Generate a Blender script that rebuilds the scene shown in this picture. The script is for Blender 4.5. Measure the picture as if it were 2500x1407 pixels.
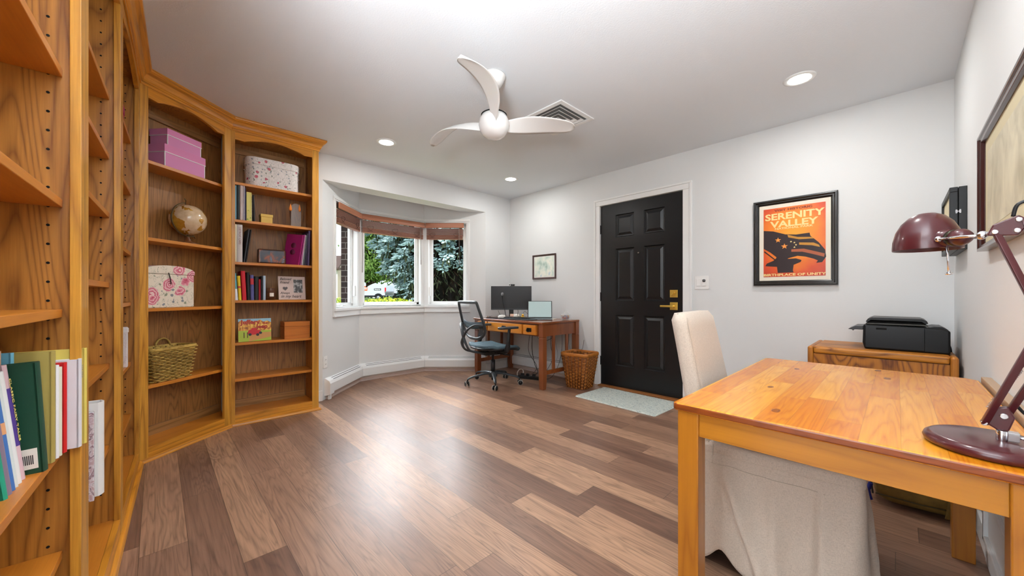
import bpy, bmesh, math, random
from mathutils import Vector, Matrix
random.seed(7)
PI = math.pi
S = bpy.context.scene
COL = S.collection
for o in list(bpy.data.objects):
    bpy.data.objects.remove(o)

# ------------------------------------------------------------------ camera, world, lights, exposure
YAW = math.radians(46.2)
cam = bpy.data.cameras.new('camera')
cam.sensor_width = 36.0
cam.lens = 36.0 * 902.0 / 2500.0
cam.shift_y = 17.5 / 2500.0
cam.clip_start = 0.02
cam.clip_end = 300
camo = bpy.data.objects.new('camera', cam)
COL.objects.link(camo)
camo.location = (0, 0, 1.03)
camo.rotation_euler = (PI / 2, 0, YAW)
S.camera = camo
S.view_settings.view_transform = 'Standard'
S.view_settings.look = 'None'
S.view_settings.gamma = 1.0
S.view_settings.use_curve_mapping = False
S.view_settings.exposure = 0.5


def lin(c):
    return tuple(((v / 255) / 12.92 if v <= 10 else (((v / 255) + .055) / 1.055) ** 2.4) for v in c[:3]) + (1.0,)


class NT:
    """small helper for building shader graphs"""
    def __init__(s, tree):
        s.t = tree

    def n(s, typ, **kw):
        d = s.t.nodes.new(typ)
        for k, v in kw.items():
            setattr(d, k, v)
        return d

    def l(s, a, b):
        s.t.links.new(a, b)

    def set(s, sock, v):
        if isinstance(v, (int, float, tuple, list)):
            sock.default_value = v
        else:
            s.l(v, sock)

    def m(s, op, a, b=0.0, c=None):
        d = s.n('ShaderNodeMath', operation=op)
        s.set(d.inputs[0], a)
        s.set(d.inputs[1], b)
        if c is not None:
            s.set(d.inputs[2], c)
        return d.outputs[0]

    def xyz(s, x, y, z):
        d = s.n('ShaderNodeCombineXYZ')
        for i, v in enumerate((x, y, z)):
            s.set(d.inputs[i], v)
        return d.outputs[0]

    def sep(s, v):
        d = s.n('ShaderNodeSeparateXYZ')
        s.l(v, d.inputs[0])
        return d.outputs

    def noise(s, vec, scale, detail=2.0, rough=.5, dist=0.0, col=False):
        d = s.n('ShaderNodeTexNoise')
        s.l(vec, d.inputs['Vector'])
        d.inputs['Scale'].default_value = scale
        d.inputs['Detail'].default_value = detail
        d.inputs['Roughness'].default_value = rough
        d.inputs['Distortion'].default_value = dist
        return d.outputs['Color' if col else 'Fac']

    def vmath(s, op, a, b):
        d = s.n('ShaderNodeVectorMath', operation=op)
        s.set(d.inputs[0], a)
        s.set(d.inputs[1], b)
        return d.outputs[0]

    def ramp(s, fac, stops, interp='LINEAR'):
        d = s.n('ShaderNodeValToRGB')
        d.color_ramp.interpolation = interp
        e = d.color_ramp.elements
        while len(e) < len(stops):
            e.new(.5)
        for i, (p, c) in enumerate(stops):
            e[i].position = p
            e[i].color = c if len(c) == 4 else tuple(c) + (1,)
        s.l(fac, d.inputs[0])
        return d.outputs[0]

    def mix(s, fac, a, b, mode='MIX'):
        d = s.n('ShaderNodeMix', data_type='RGBA', blend_type=mode)
        s.set(d.inputs[0], fac)
        s.set(d.inputs[6], a)
        s.set(d.inputs[7], b)
        return d.outputs[2]

    def bump(s, h, strength=.2, dist=.01):
        d = s.n('ShaderNodeBump')
        d.inputs['Strength'].default_value = strength
        d.inputs['Distance'].default_value = dist
        s.l(h, d.inputs['Height'])
        return d.outputs[0]


MATS = {}


def newmat(name):
    m = bpy.data.materials.new(name)
    m.use_nodes = True
    nt = NT(m.node_tree)
    b = m.node_tree.nodes['Principled BSDF']
    return m, nt, b


def mat(name, col, rough=.5, metal=0.0, spec=.5, coat=0.0, bump=0.0, bscale=60, var=0.0, emit=None, es=0.0, alpha=1.0, trans=0.0, ior=1.45):
    """plain painted / plastic / metal surface with slight procedural variation"""
    if name in MATS:
        return MATS[name]
    m, nt, b = newmat(name)
    c = lin(col)
    b.inputs['Base Color'].default_value = c
    b.inputs['Roughness'].default_value = rough
    b.inputs['Metallic'].default_value = metal
    b.inputs['Specular IOR Level'].default_value = spec
    b.inputs['Coat Weight'].default_value = coat
    b.inputs['Coat Roughness'].default_value = .1
    b.inputs['IOR'].default_value = ior
    b.inputs['Transmission Weight'].default_value = trans
    b.inputs['Alpha'].default_value = alpha
    tc = nt.n('ShaderNodeTexCoord').outputs['Object']
    if var > 0:
        f = nt.noise(tc, bscale * .3, 3)
        d = tuple(max(0, v * (1 - var)) for v in c[:3]) + (1,)
        l2 = tuple(min(1, v * (1 + var)) for v in c[:3]) + (1,)
        nt.l(nt.ramp(f, [(.3, d), (.7, l2)]), b.inputs['Base Color'])
    if bump > 0:
        nt.l(nt.bump(nt.noise(tc, bscale, 3), bump, .003), b.inputs['Normal'])
    if emit:
        b.inputs['Emission Color'].default_value = lin(emit)
        b.inputs['Emission Strength'].default_value = es
    MATS[name] = m
    return m


def wood(name, dark, light, axis='Z', rings=9.0, across=7.0, along=.55, rough=.35, line=.6, pore=.35, coat=.0, seed=0.0):
    """open-grained timber: contour lines of a noise stretched along the grain give cathedrals"""
    if name in MATS:
        return MATS[name]
    m, nt, b = newmat(name)
    tc = nt.n('ShaderNodeTexCoord').outputs['Object']
    oi = nt.n('ShaderNodeObjectInfo').outputs['Random']
    off = nt.m('ADD', nt.m('MULTIPLY', oi, 37.0), seed)
    v = nt.vmath('ADD', tc, nt.xyz(off, off, off))
    x, y, z = nt.sep(v)
    a, c = across, along
    sc = {'X': (c, a, a), 'Y': (a, c, a), 'Z': (a, a, c)}[axis]
    st = nt.vmath('MULTIPLY', v, sc)
    n1 = nt.noise(st, 1.0, 2.0, .45, .25)
    ring = nt.m('FRACT', nt.m('MULTIPLY', n1, rings))
    tri = nt.m('ABSOLUTE', nt.m('SUBTRACT', ring, .5))           # 0..0.5
    ln = nt.m('POWER', nt.m('MULTIPLY', tri, 2.0), 2.5)
    sp = {'X': (7, 190, 190), 'Y': (190, 7, 190), 'Z': (190, 190, 7)}[axis]
    pr = nt.noise(nt.vmath('MULTIPLY', v, sp), 1.0, 2.0, .6)
    prs = nt.m('SUBTRACT', pr, .5)
    val = nt.m('SUBTRACT', .62, nt.m('MULTIPLY', ln, line * .62))
    val = nt.m('ADD', val, nt.m('MULTIPLY', prs, pore * 1.6))
    big = nt.noise(st, .35, 1.0)
    val = nt.m('ADD', val, nt.m('MULTIPLY', nt.m('SUBTRACT', big, .5), .5))
    col = nt.ramp(val, [(0.05, lin(dark)), (.75, lin(light))])
    nt.l(col, b.inputs['Base Color'])
    b.inputs['Roughness'].default_value = rough
    b.inputs['Coat Weight'].default_value = coat
    b.inputs['Coat Roughness'].default_value = .15
    nt.l(nt.bump(val, .12, .002), b.inputs['Normal'])
    MATS[name] = m
    return m


def planks(name, axis, width, length, tones, dark, rough, ring_line=.35, seam=.5, knots=0.0, coat=0.0, seamw=.0012, rings=10, spec=.5, grain=.9, y0=0.0, bmp=.12):
    """boards laid side by side: every board gets its own tone and its own grain"""
    m, nt, b = newmat(name)
    tc = nt.n('ShaderNodeTexCoord').outputs['Object']
    x, y, z = nt.sep(tc)
    u, v = (x, y) if axis == 'X' else (y, x)
    vv = nt.m('DIVIDE', nt.m('ADD', v, 40 * width - y0), width)
    row = nt.m('FLOOR', vv)
    wn = nt.n('ShaderNodeTexWhiteNoise', noise_dimensions='1D')
    nt.l(row, wn.inputs['W'])
    uo = nt.m('ADD', nt.m('DIVIDE', nt.m('ADD', u, 50.0), length), nt.m('MULTIPLY', wn.outputs[0], 7.3))
    cell = nt.m('FLOOR', uo)
    w2 = nt.n('ShaderNodeTexWhiteNoise', noise_dimensions='2D')
    nt.l(nt.xyz(row, cell, 0), w2.inputs['Vector'])
    rnd = w2.outputs['Value']
    r3 = nt.sep(w2.outputs['Color'])
    # grain
    off = nt.m('MULTIPLY', rnd, 91.0)
    gv = nt.xyz(nt.m('ADD', nt.m('MULTIPLY', u, grain), off), nt.m('ADD', nt.m('MULTIPLY', v, 9.0), nt.m('MULTIPLY', r3[1], 33.0)), 0.0)
    n1 = nt.noise(gv, 1.0, 3.0, .5, .35)
    tri = nt.m('ABSOLUTE', nt.m('SUBTRACT', nt.m('FRACT', nt.m('MULTIPLY', n1, rings)), .5))
    ln = nt.m('POWER', nt.m('MULTIPLY', tri, 2.0), 2.2)
    pv = nt.xyz(nt.m('MULTIPLY', u, 5.0), nt.m('MULTIPLY', v, 150.0), off)
    po = nt.noise(pv, 1.0, 3.0, .6)
    st = nt.noise(nt.xyz(nt.m('MULTIPLY', u, 1.2), nt.m('MULTIPLY', v, 22.0), off), 1.0, 2.0, .5)
    tone = nt.ramp(nt.m('ADD', nt.m('MULTIPLY', rnd, .8), nt.m('MULTIPLY', nt.m('SUBTRACT', st, .3), .5)), tones)
    f = nt.m('ADD', nt.m('MULTIPLY', ln, ring_line), nt.m('MULTIPLY', nt.m('SUBTRACT', po, .42), .9))
    dn = nt.n('ShaderNodeClamp')
    nt.l(f, dn.inputs[0])
    dn.inputs[1].default_value = 0
    dn.inputs[2].default_value = .85
    col = nt.mix(dn.outputs[0], tone, lin(dark))
    if knots > 0:
        kv = nt.n('ShaderNodeTexVoronoi', feature='F1')
        nt.l(nt.xyz(nt.m('ADD', nt.m('MULTIPLY', u, 5.0), nt.m('MULTIPLY', n1, .5)), nt.m('MULTIPLY', v, 11.0), 0), kv.inputs['Vector'])
        kv.inputs['Scale'].default_value = 1.0
        k = nt.m('LESS_THAN', kv.outputs['Distance'], knots)
        k = nt.m('MULTIPLY', k, nt.m('GREATER_THAN', nt.sep(kv.outputs['Color'])[0], .45))
        col = nt.mix(nt.m('MULTIPLY', k, .75), col, lin((110, 48, 14)))
    # seams
    fv = nt.m('FRACT', vv)
    ev = nt.m('MULTIPLY', nt.m('MINIMUM', fv, nt.m('SUBTRACT', 1.0, fv)), width)
    fu = nt.m('FRACT', uo)
    eu = nt.m('MULTIPLY', nt.m('MINIMUM', fu, nt.m('SUBTRACT', 1.0, fu)), length)
    sm = nt.m('LESS_THAN', nt.m('MINIMUM', ev, eu), seamw)
    col = nt.mix(nt.m('MULTIPLY', sm, seam), col, lin((40, 26, 20)))
    nt.l(col, b.inputs['Base Color'])
    b.inputs['Specular IOR Level'].default_value = spec
    nt.l(nt.m('ADD', rough, nt.m('MULTIPLY', nt.m('SUBTRACT', po, .5), .12)), b.inputs['Roughness'])
    b.inputs['Coat Weight'].default_value = coat
    b.inputs['Coat Roughness'].default_value = .12
    if bmp:
        nt.l(nt.bump(nt.m('SUBTRACT', nt.m('MULTIPLY', po, -.3), sm), bmp, .0015), b.inputs['Normal'])
    MATS[name] = m
    return m


def weave(name, c1, c2, scale, rough=.9, strength=.4, fleck=.5, sheen=.0):
    m, nt, b = newmat(name)
    tc = nt.n('ShaderNodeTexCoord').outputs['Object']
    n1 = nt.noise(nt.vmath('MULTIPLY', tc, (scale, scale, scale * .18)), 1.0, 2, .6)
    n2 = nt.noise(nt.vmath('MULTIPLY', tc, (scale * .18, scale * .18, scale)), 1.0, 2, .6)
    h = nt.m('MAXIMUM', n1, n2)
    n3 = nt.noise(tc, scale * .8, 1)
    f = nt.m('ADD', nt.m('MULTIPLY', h, 1.0), nt.m('MULTIPLY', nt.m('SUBTRACT', n3, .5), fleck))
    nt.l(nt.ramp(f, [(.38, lin(c2)), (.62, lin(c1))]), b.inputs['Base Color'])
    b.inputs['Roughness'].default_value = rough
    b.inputs['Specular IOR Level'].default_value = .2
    b.inputs['Sheen Weight'].default_value = sheen
    nt.l(nt.bump(h, strength, .0015), b.inputs['Normal'])
    MATS[name] = m
    return m


def floral(name, base, blooms, leaves, s1, s2, rough=.6, r1=.32, few=.35):
    m, nt, b = newmat(name)
    tc = nt.n('ShaderNodeTexCoord').outputs['Object']
    wob = nt.vmath('ADD', tc, nt.vmath('MULTIPLY', nt.noise(tc, s1 * 2.2, 2, col=True), (.35 / s1, .35 / s1, .35 / s1)))

    def vor(vec, sc):
        d = nt.n('ShaderNodeTexVoronoi', feature='F1')
        nt.l(vec, d.inputs['Vector'])
        d.inputs['Scale'].default_value = sc
        return d.outputs['Distance'], nt.sep(d.outputs['Color'])
    lv = nt.noise(nt.vmath('MULTIPLY', tc, (1, 1, .6)), s2 * .9, 3, .7, 1.2)
    lm = nt.m('LESS_THAN', nt.m('ABSOLUTE', nt.m('SUBTRACT', lv, .5)), .010)
    d2, c2 = vor(wob, s2)
    lf = nt.m('MULTIPLY', nt.m('LESS_THAN', d2, .30), nt.m('GREATER_THAN', c2[1], .58))
    col = nt.mix(nt.m('MULTIPLY', lm, .7), lin(base), lin(leaves[0]))
    lc = nt.ramp(c2[0], [(0, lin(leaves[0])), (.5, lin(leaves[1])), (1, lin(leaves[2]))], 'CONSTANT')
    col = nt.mix(nt.m('MULTIPLY', lf, .8), col, lc)
    d1, c1 = vor(wob, s1)
    on = nt.m('MULTIPLY', nt.m('LESS_THAN', d1, r1), nt.m('GREATER_THAN', c1[0], few))
    pet = nt.ramp(nt.m('FRACT', nt.m('ADD', nt.m('MULTIPLY', d1, 7.0), nt.noise(tc, s1 * 3, 2))), [(0, lin(blooms[0])), (.45, lin(blooms[1])), (.9, lin(blooms[2]))])
    col = nt.mix(on, col, pet)
    nt.l(col, b.inputs['Base Color'])
    b.inputs['Roughness'].default_value = rough
    MATS[name] = m
    return m


# world: pale summer sky with thin clouds
W = bpy.data.worlds.new('sky')
S.world = W
W.use_nodes = True
wt = NT(W.node_tree)
bg = W.node_tree.nodes['Background']
tcg = wt.n('ShaderNodeTexCoord').outputs['Generated']
wz = wt.sep(tcg)[2]
skyc = wt.ramp(wz, [(0.0, lin((226, 238, 248))), (.22, lin((160, 205, 240))), (.8, lin((92, 150, 215)))])
cl = wt.noise(wt.vmath('MULTIPLY', tcg, (1, 1, 2.6)), 2.4, 5, .6)
wt.l(wt.mix(wt.ramp(cl, [(.42, (0, 0, 0, 1)), (.62, (1, 1, 1, 1))]), skyc, (1, 1, 1, 1)), bg.inputs[0])
bg.inputs[1].default_value = 1.6


def light(name, kind, loc, rot, power, size=.3, col=(1, 1, 1), sizey=None, parent=None, spread=None, angle=None):
    d = bpy.data.lights.new(name, kind)
    d.energy = power
    d.color = col
    if kind == 'AREA':
        d.shape = 'RECTANGLE' if sizey else 'DISK'
        d.size = size
        if sizey:
            d.size_y = sizey
        if spread:
            d.spread = spread
    elif kind == 'SUN':
        d.angle = angle or .01
    else:
        d.shadow_soft_size = size
    o = bpy.data.objects.new(name, d)
    COL.objects.link(o)
    o.location = loc
    o.rotation_euler = rot
    if parent:
        o.parent = parent
    return o


light('sun', 'SUN', (0, 0, 10), (math.radians(48), 0, math.radians(62)), 2.5, col=(1, .96, .88), angle=.02)
# added fill light behind the camera, in place of an assumed rear window
light('rear_fill_light', 'AREA', (-.75, -1.75, 1.35), (math.radians(90), 0, 0), 46, 2.0, (.93, .97, 1.0), 2.0)
# added lamp above the bay, out of view, boosting skylight and floor glare
light('bay_fill_light', 'AREA', (-6.6, 2.9, 3.3), (math.radians(62), 0, math.radians(-100)), 640, 3.6, (.93, .97, 1.0), 1.8)
# the photographer's flash, bounced off the ceiling from beside the camera
fl = light('bounced_flash', 'SPOT', (-.04, -.40, 1.32), (math.radians(160), 0, math.radians(40)), 400, .15, (.91, .96, 1.0))
fl.data.spot_size = math.radians(135)
fl.data.spot_blend = .9

# ------------------------------------------------------------------ mesh helpers


def bx(bm, x0, x1, y0, y1, z0, z1, mi=0, M=None):
    vs = [bm.verts.new(p) for p in ((x0, y0, z0), (x1, y0, z0), (x1, y1, z0), (x0, y1, z0), (x0, y0, z1), (x1, y0, z1), (x1, y1, z1), (x0, y1, z1))]
    if M is not None:
        for v in vs:
            v.co = M @ v.co
    for f in ((0, 3, 2, 1), (4, 5, 6, 7), (0, 1, 5, 4), (1, 2, 6, 5), (2, 3, 7, 6), (3, 0, 4, 7)):
        bm.faces.new([vs[i] for i in f]).material_index = mi
    return vs


def prism(bm, pts, a, b, plane='XZ', mi=0, M=None):
    """extrude a 2D polygon from a to b along the missing axis"""
    def P(p, t):
        q = {'XZ': (p[0], t, p[1]), 'XY': (p[0], p[1], t), 'YZ': (t, p[0], p[1])}[plane]
        return M @ Vector(q) if M is not None else q
    A = [bm.verts.new(P(p, a)) for p in pts]
    B = [bm.verts.new(P(p, b)) for p in pts]
    n = len(pts)
    fs = [bm.faces.new(A), bm.faces.new(B[::-1])]
    for i in range(n):
        fs.append(bm.faces.new((A[i], B[i], B[(i + 1) % n], A[(i + 1) % n])))
    for f in fs:
        f.material_index = mi
    return A + B


def lathe(bm, prof, seg=32, M=None, mi=0, sx=1.0, sy=1.0):
    rings = []
    for r, z in prof:
        if r < 1e-6:
            v = bm.verts.new((0, 0, z))
            rings.append([v])
        else:
            rings.append([bm.verts.new((r * sx * math.cos(2 * PI * i / seg), r * sy * math.sin(2 * PI * i / seg), z)) for i in range(seg)])
    for a, b in zip(rings, rings[1:]):
        for i in range(seg):
            j = (i + 1) % seg
            if len(a) == 1 and len(b) == 1:
                continue
            if len(a) == 1:
                f = bm.faces.new((a[0], b[j], b[i]))
            elif len(b) == 1:
                f = bm.faces.new((a[i], a[j], b[0]))
            else:
                f = bm.faces.new((a[i], a[j], b[j], b[i]))
            f.material_index = mi
            f.smooth = True
    if M is not None:
        for rg in rings:
            for v in rg:
                v.co = M @ v.co


def tube(bm, pts, r, seg=8, mi=0, closed=False, flat=None, up=(0, 0, 1)):
    """round or flattened bar along a path; r may be a list; flat=(wide, thin) factors"""
    pts = [Vector(p) for p in pts]
    n = len(pts)
    rs = r if isinstance(r, (list, tuple)) else [r] * n
    rings = []
    ref = Vector(up)
    for i, p in enumerate(pts):
        if closed:
            t = (pts[(i + 1) % n] - pts[i - 1])
        else:
            t = pts[min(i + 1, n - 1)] - pts[max(i - 1, 0)]
        t.normalize()
        s = t.cross(ref)
        if s.length < 1e-4:
            s = t.cross(Vector((1, .01, 0)))
        s.normalize()
        w = s.cross(t).normalized()
        fa, fb = flat if flat else (1, 1)
        rings.append([bm.verts.new(p + s * (math.cos(2 * PI * k / seg) * rs[i] * fa) + w * (math.sin(2 * PI * k / seg) * rs[i] * fb)) for k in range(seg)])
    m = n if closed else n - 1
    for i in range(m):
        a, b = rings[i], rings[(i + 1) % n]
        for k in range(seg):
            f = bm.faces.new((a[k], b[k], b[(k + 1) % seg], a[(k + 1) % seg]))
            f.material_index = mi
            f.smooth = True
    if not closed:
        bm.faces.new(rings[0]).material_index = mi
        bm.faces.new(rings[-1][::-1]).material_index = mi


def spline(ctrl, n=6, closed=False):
    c = [Vector(p) for p in ctrl]
    out = []
    m = len(c)
    for i in range(m if closed else m - 1):
        p1, p2 = c[i], c[(i + 1) % m]
        p0 = c[i - 1] if (i > 0 or closed) else p1
        p3 = c[(i + 2) % m] if (closed or i + 2 < m) else p2
        for k in range(n):
            t = k / n
            out.append(.5 * ((2 * p1) + (p2 - p0) * t + (2 * p0 - 5 * p1 + 4 * p2 - p3) * t * t + (3 * p1 - p0 - 3 * p2 + p3) * t ** 3))
    if not closed:
        out.append(c[-1])
    return out


def ob(name, bm, mats, parent=None, bevel=0.0, smooth=False, seg=2, subsurf=0):
    bmesh.ops.recalc_face_normals(bm, faces=bm.faces)
    me = bpy.data.meshes.new(name)
    bm.to_mesh(me)
    bm.free()
    for m in (mats if isinstance(mats, (list, tuple)) else [mats]):
        me.materials.append(m)
    o = bpy.data.objects.new(name, me)
    COL.objects.link(o)
    if parent:
        o.parent = parent
    if smooth:
        for p in me.polygons:
            p.use_smooth = True
    if bevel:
        md = o.modifiers.new('bevel', 'BEVEL')
        md.width = bevel
        md.segments = seg
        md.limit_method = 'ANGLE'
        md.angle_limit = math.radians(40)
    if subsurf:
        md = o.modifiers.new('sub', 'SUBSURF')
        md.levels = md.render_levels = subsurf
    return o


def boxes(name, lst, mats, parent=None, bevel=0.0, **k):
    bm = bmesh.new()
    for b in lst:
        bx(bm, *b)
    return ob(name, bm, mats, parent, bevel, **k)


def thing(name, label, cat, loc=(0, 0, 0), rz=0.0, group=None):
    o = bpy.data.objects.new(name, None)
    o.empty_display_size = .1
    COL.objects.link(o)
    o.location = loc
    o.rotation_euler = (0, 0, rz)
    return tag(o, label, cat, group)


def tag(o, label, cat, group=None, kind=None):
    o['label'] = label
    o['category'] = cat
    if group:
        o['group'] = group
    if kind:
        o['kind'] = kind
    return o


def struct(o):
    o['kind'] = 'structure'
    return o


def text(name, s, size, m, parent=None, loc=(0, 0, 0), rot=(PI / 2, 0, 0), sx=1.0, bold=0.0, ext=.0004, align='LEFT', shear=0.0, aligny='BOTTOM_BASELINE'):
    c = bpy.data.curves.new(name, 'FONT')
    c.body = s
    c.size = size
    c.extrude = ext
    c.offset = bold
    c.align_x = align
    c.align_y = aligny
    c.shear = shear
    c.resolution_u = 3
    o = bpy.data.objects.new(name, c)
    COL.objects.link(o)
    bpy.context.view_layer.update()
    me = bpy.data.meshes.new_from_object(o.evaluated_get(bpy.context.evaluated_depsgraph_get()))
    bpy.data.objects.remove(o)
    for v in me.vertices:
        v.co.x *= sx
    me.materials.clear()
    me.materials.append(m)
    t = bpy.data.objects.new(name, me)
    COL.objects.link(t)
    t.parent = parent
    t.location = loc
    t.rotation_euler = rot
    return t


def copytree(o, parent=None):
    c = o.copy()
    COL.objects.link(c)
    if parent:
        c.parent = parent
    for ch in o.children:
        copytree(ch, c)
    return c

# ------------------------------------------------------------------ materials
M_wall = mat('wall_paint', (224, 226, 226), .75, bump=.12, bscale=140)
M_ceil = mat('ceiling_paint', (228, 232, 236), .9, bump=.25, bscale=120)
M_trim = mat('white_trim', (236, 237, 236), .35)
M_heater = mat('heater_enamel', (232, 234, 234), .3)
M_black = mat('black_plastic', (26, 27, 29), .42)
M_blackgl = mat('black_gloss', (14, 14, 16), .12, coat=.5)
M_rubber = mat('black_rubber', (18, 18, 18), .7)
M_white = mat('white_plastic', (238, 238, 236), .35)
M_chrome = mat('chrome', (225, 226, 230), .12, metal=1.0)
M_brass = mat('gold_metal', (236, 202, 98), .32, metal=.75)
M_dark = mat('dark_gap', (12, 11, 10), .9)
OAKD, OAKL = (146, 88, 24), (224, 162, 60)
M_oakZ = wood('oak_upright', OAKD, OAKL, 'Z', 9, 8, .6, .33, coat=.15)
M_oakX = wood('oak_rail', OAKD, (226, 152, 46), 'X', 9, 8, .6, .33, coat=.15)
M_oakPan = wood('oak_veneer_back', (92, 62, 34), (178, 124, 68), 'Z', 30, 5.5, .55, .45, .5, .45)
M_oakSide = wood('oak_veneer_side', (126, 74, 26), (196, 134, 56), 'Z', 22, 4.5, .7, .4, .7, .35)
M_shelf = wood('oak_shelf', (168, 92, 26), (212, 134, 44), 'X', 6, 3, .4, .35, .3, .25, coat=.1)
M_floor = planks('floor_planks', 'X', .146, 1.22,
                 [(.0, lin((110, 80, 65))), (.3, lin((142, 108, 88))), (.6, lin((161, 124, 101))), (.85, lin((182, 143, 115))), (1.0, lin((198, 158, 127)))],
                 (62, 42, 34), .35, .36, .6, rings=18, spec=.6, grain=.7, y0=.092)
M_pineT = planks('pine_tabletop', 'Y', .068, .62,
                 [(.0, lin((198, 112, 14))), (.5, lin((218, 140, 28))), (1.0, lin((232, 168, 62)))],
                 (164, 80, 20), .24, .34, .28, knots=.12, coat=.12, seamw=.0006, rings=16, grain=.8, spec=.32, bmp=0)
M_pineX = wood('pine_rail', (136, 78, 14), (180, 117, 28), 'X', 9, 9, .5, .3, .5, .15, coat=.3)
M_pineZ = wood('pine_leg', (134, 74, 14), (180, 115, 28), 'Z', 8, 9, .5, .3, .5, .15, coat=.3)
M_endgr = wood('pine_end_grain', (84, 34, 6), (140, 66, 14), 'X', 5, 30, 6, .3, .4, .3, coat=.3)
M_walnut = wood('red_brown_wood', (92, 44, 22), (146, 82, 44), 'Z', 7, 9, .5, .3, .3, .2, coat=.3)
M_walnutX = wood('red_brown_wood_rail', (96, 46, 22), (150, 84, 44), 'X', 7, 9, .5, .25, .3, .2, coat=.4)
M_drawer = wood('amber_drawer_front', (176, 92, 16), (222, 142, 42), 'X', 7, 7, .8, .3, .35, .2, coat=.3)
M_blind = wood('red_wood_blind', (134, 80, 58), (184, 120, 88), 'X', 6, 14, .5, .35, .3, .2)
M_slat = mat('brown_slats', (150, 106, 92), .4)
M_linen = weave('linen_slipcover', (204, 191, 176), (180, 168, 154), 700, .95, .35, .12, .2)
M_seam = mat('linen_seam', (186, 173, 158), .9)
M_cab = wood('amber_oak_cabinet', (112, 58, 12), (206, 132, 38), 'X', 12, 9, 1.1, .4, .8, .3)
M_cabF = wood('flame_oak_front', (104, 50, 10), (196, 122, 34), 'Z', 16, 5, 2.0, .4, .9, .3)
M_maroon = mat('maroon_enamel', (74, 26, 30), .28, coat=.35)
M_glass = mat('window_glass', (255, 255, 255), .0, trans=1.0, ior=1.0, spec=.1)
M_clear = mat('clear_glass', (235, 240, 240), .03, alpha=.22)
M_paper = mat('paper', (238, 234, 224), .8)
M_pages = mat('page_edges', (232, 226, 208), .85)
M_mesh = None

H = 2.417
# ------------------------------------------------------------------ the room
struct(boxes('floor', [(-5.0, .36, -3.2, 3.8, -.08, 0)], M_floor))
struct(boxes('ceiling', [(-4.02, .36, -3.2, 3.8, H, H + .1)], M_ceil))
DW = 3.679
# door wall with its opening
struct(boxes('wall_door', [(-4.05, -2.366, DW, DW + .14, 0, H), (-1.437, .36, DW, DW + .14, 0, H), (-2.366, -1.437, DW, DW + .14, 2.052, H)], M_wall))
struct(boxes('wall_right', [(.252, .36, -3.2, DW, 0, H)], M_wall))
struct(boxes('wall_bookcase', [(-4.02, -.64, -.56, -.46, 0, H)], M_wall))
struct(boxes('wall_window', [(-4.02, -3.88, -.46, 1.16, 0, H), (-4.02, -3.88, 3.22, DW, 0, H), (-4.09, -3.88, 1.16, 3.22, 2.16, H)], M_wall))
struct(boxes('wall_rear', [(-4.02, -2.0, -3.2, -3.1, 0, H), (-2.0, .252, -3.2, -3.1, 0, .4)], M_wall))  # unseen wall; opening above the low part is assumed, to admit daylight
struct(boxes('wall_rear_left', [(-4.02, -3.92, -3.1, -.56, 0, H)], M_wall))

# bay: three window sections. local x along the wall (left to right seen from inside), local y outwards
bay_pts = [(-3.88, 1.16), (-4.46, 1.74), (-4.46, 2.615), (-3.88, 3.22)]
M_brick = None


def brickmat():
    m, nt, b = newmat('dark_brick')
    tc = nt.n('ShaderNodeTexCoord').outputs['Object']
    x, y, z = nt.sep(tc)
    br = nt.n('ShaderNodeTexBrick')
    nt.l(nt.xyz(nt.m('ADD', x, y), z, 0), br.inputs['Vector'])
    br.inputs['Color1'].default_value = lin((58, 40, 34))
    br.inputs['Color2'].default_value = lin((40, 28, 26))
    br.inputs['Mortar'].default_value = lin((120, 114, 108))
    br.inputs['Scale'].default_value = 1.0
    br.inputs['Brick Width'].default_value = .2
    br.inputs['Row Height'].default_value = .066
    br.inputs['Mortar Size'].default_value = .0035
    nt.l(br.outputs['Color'], b.inputs['Base Color'])
    b.inputs['Roughness'].default_value = .9
    return m


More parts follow.
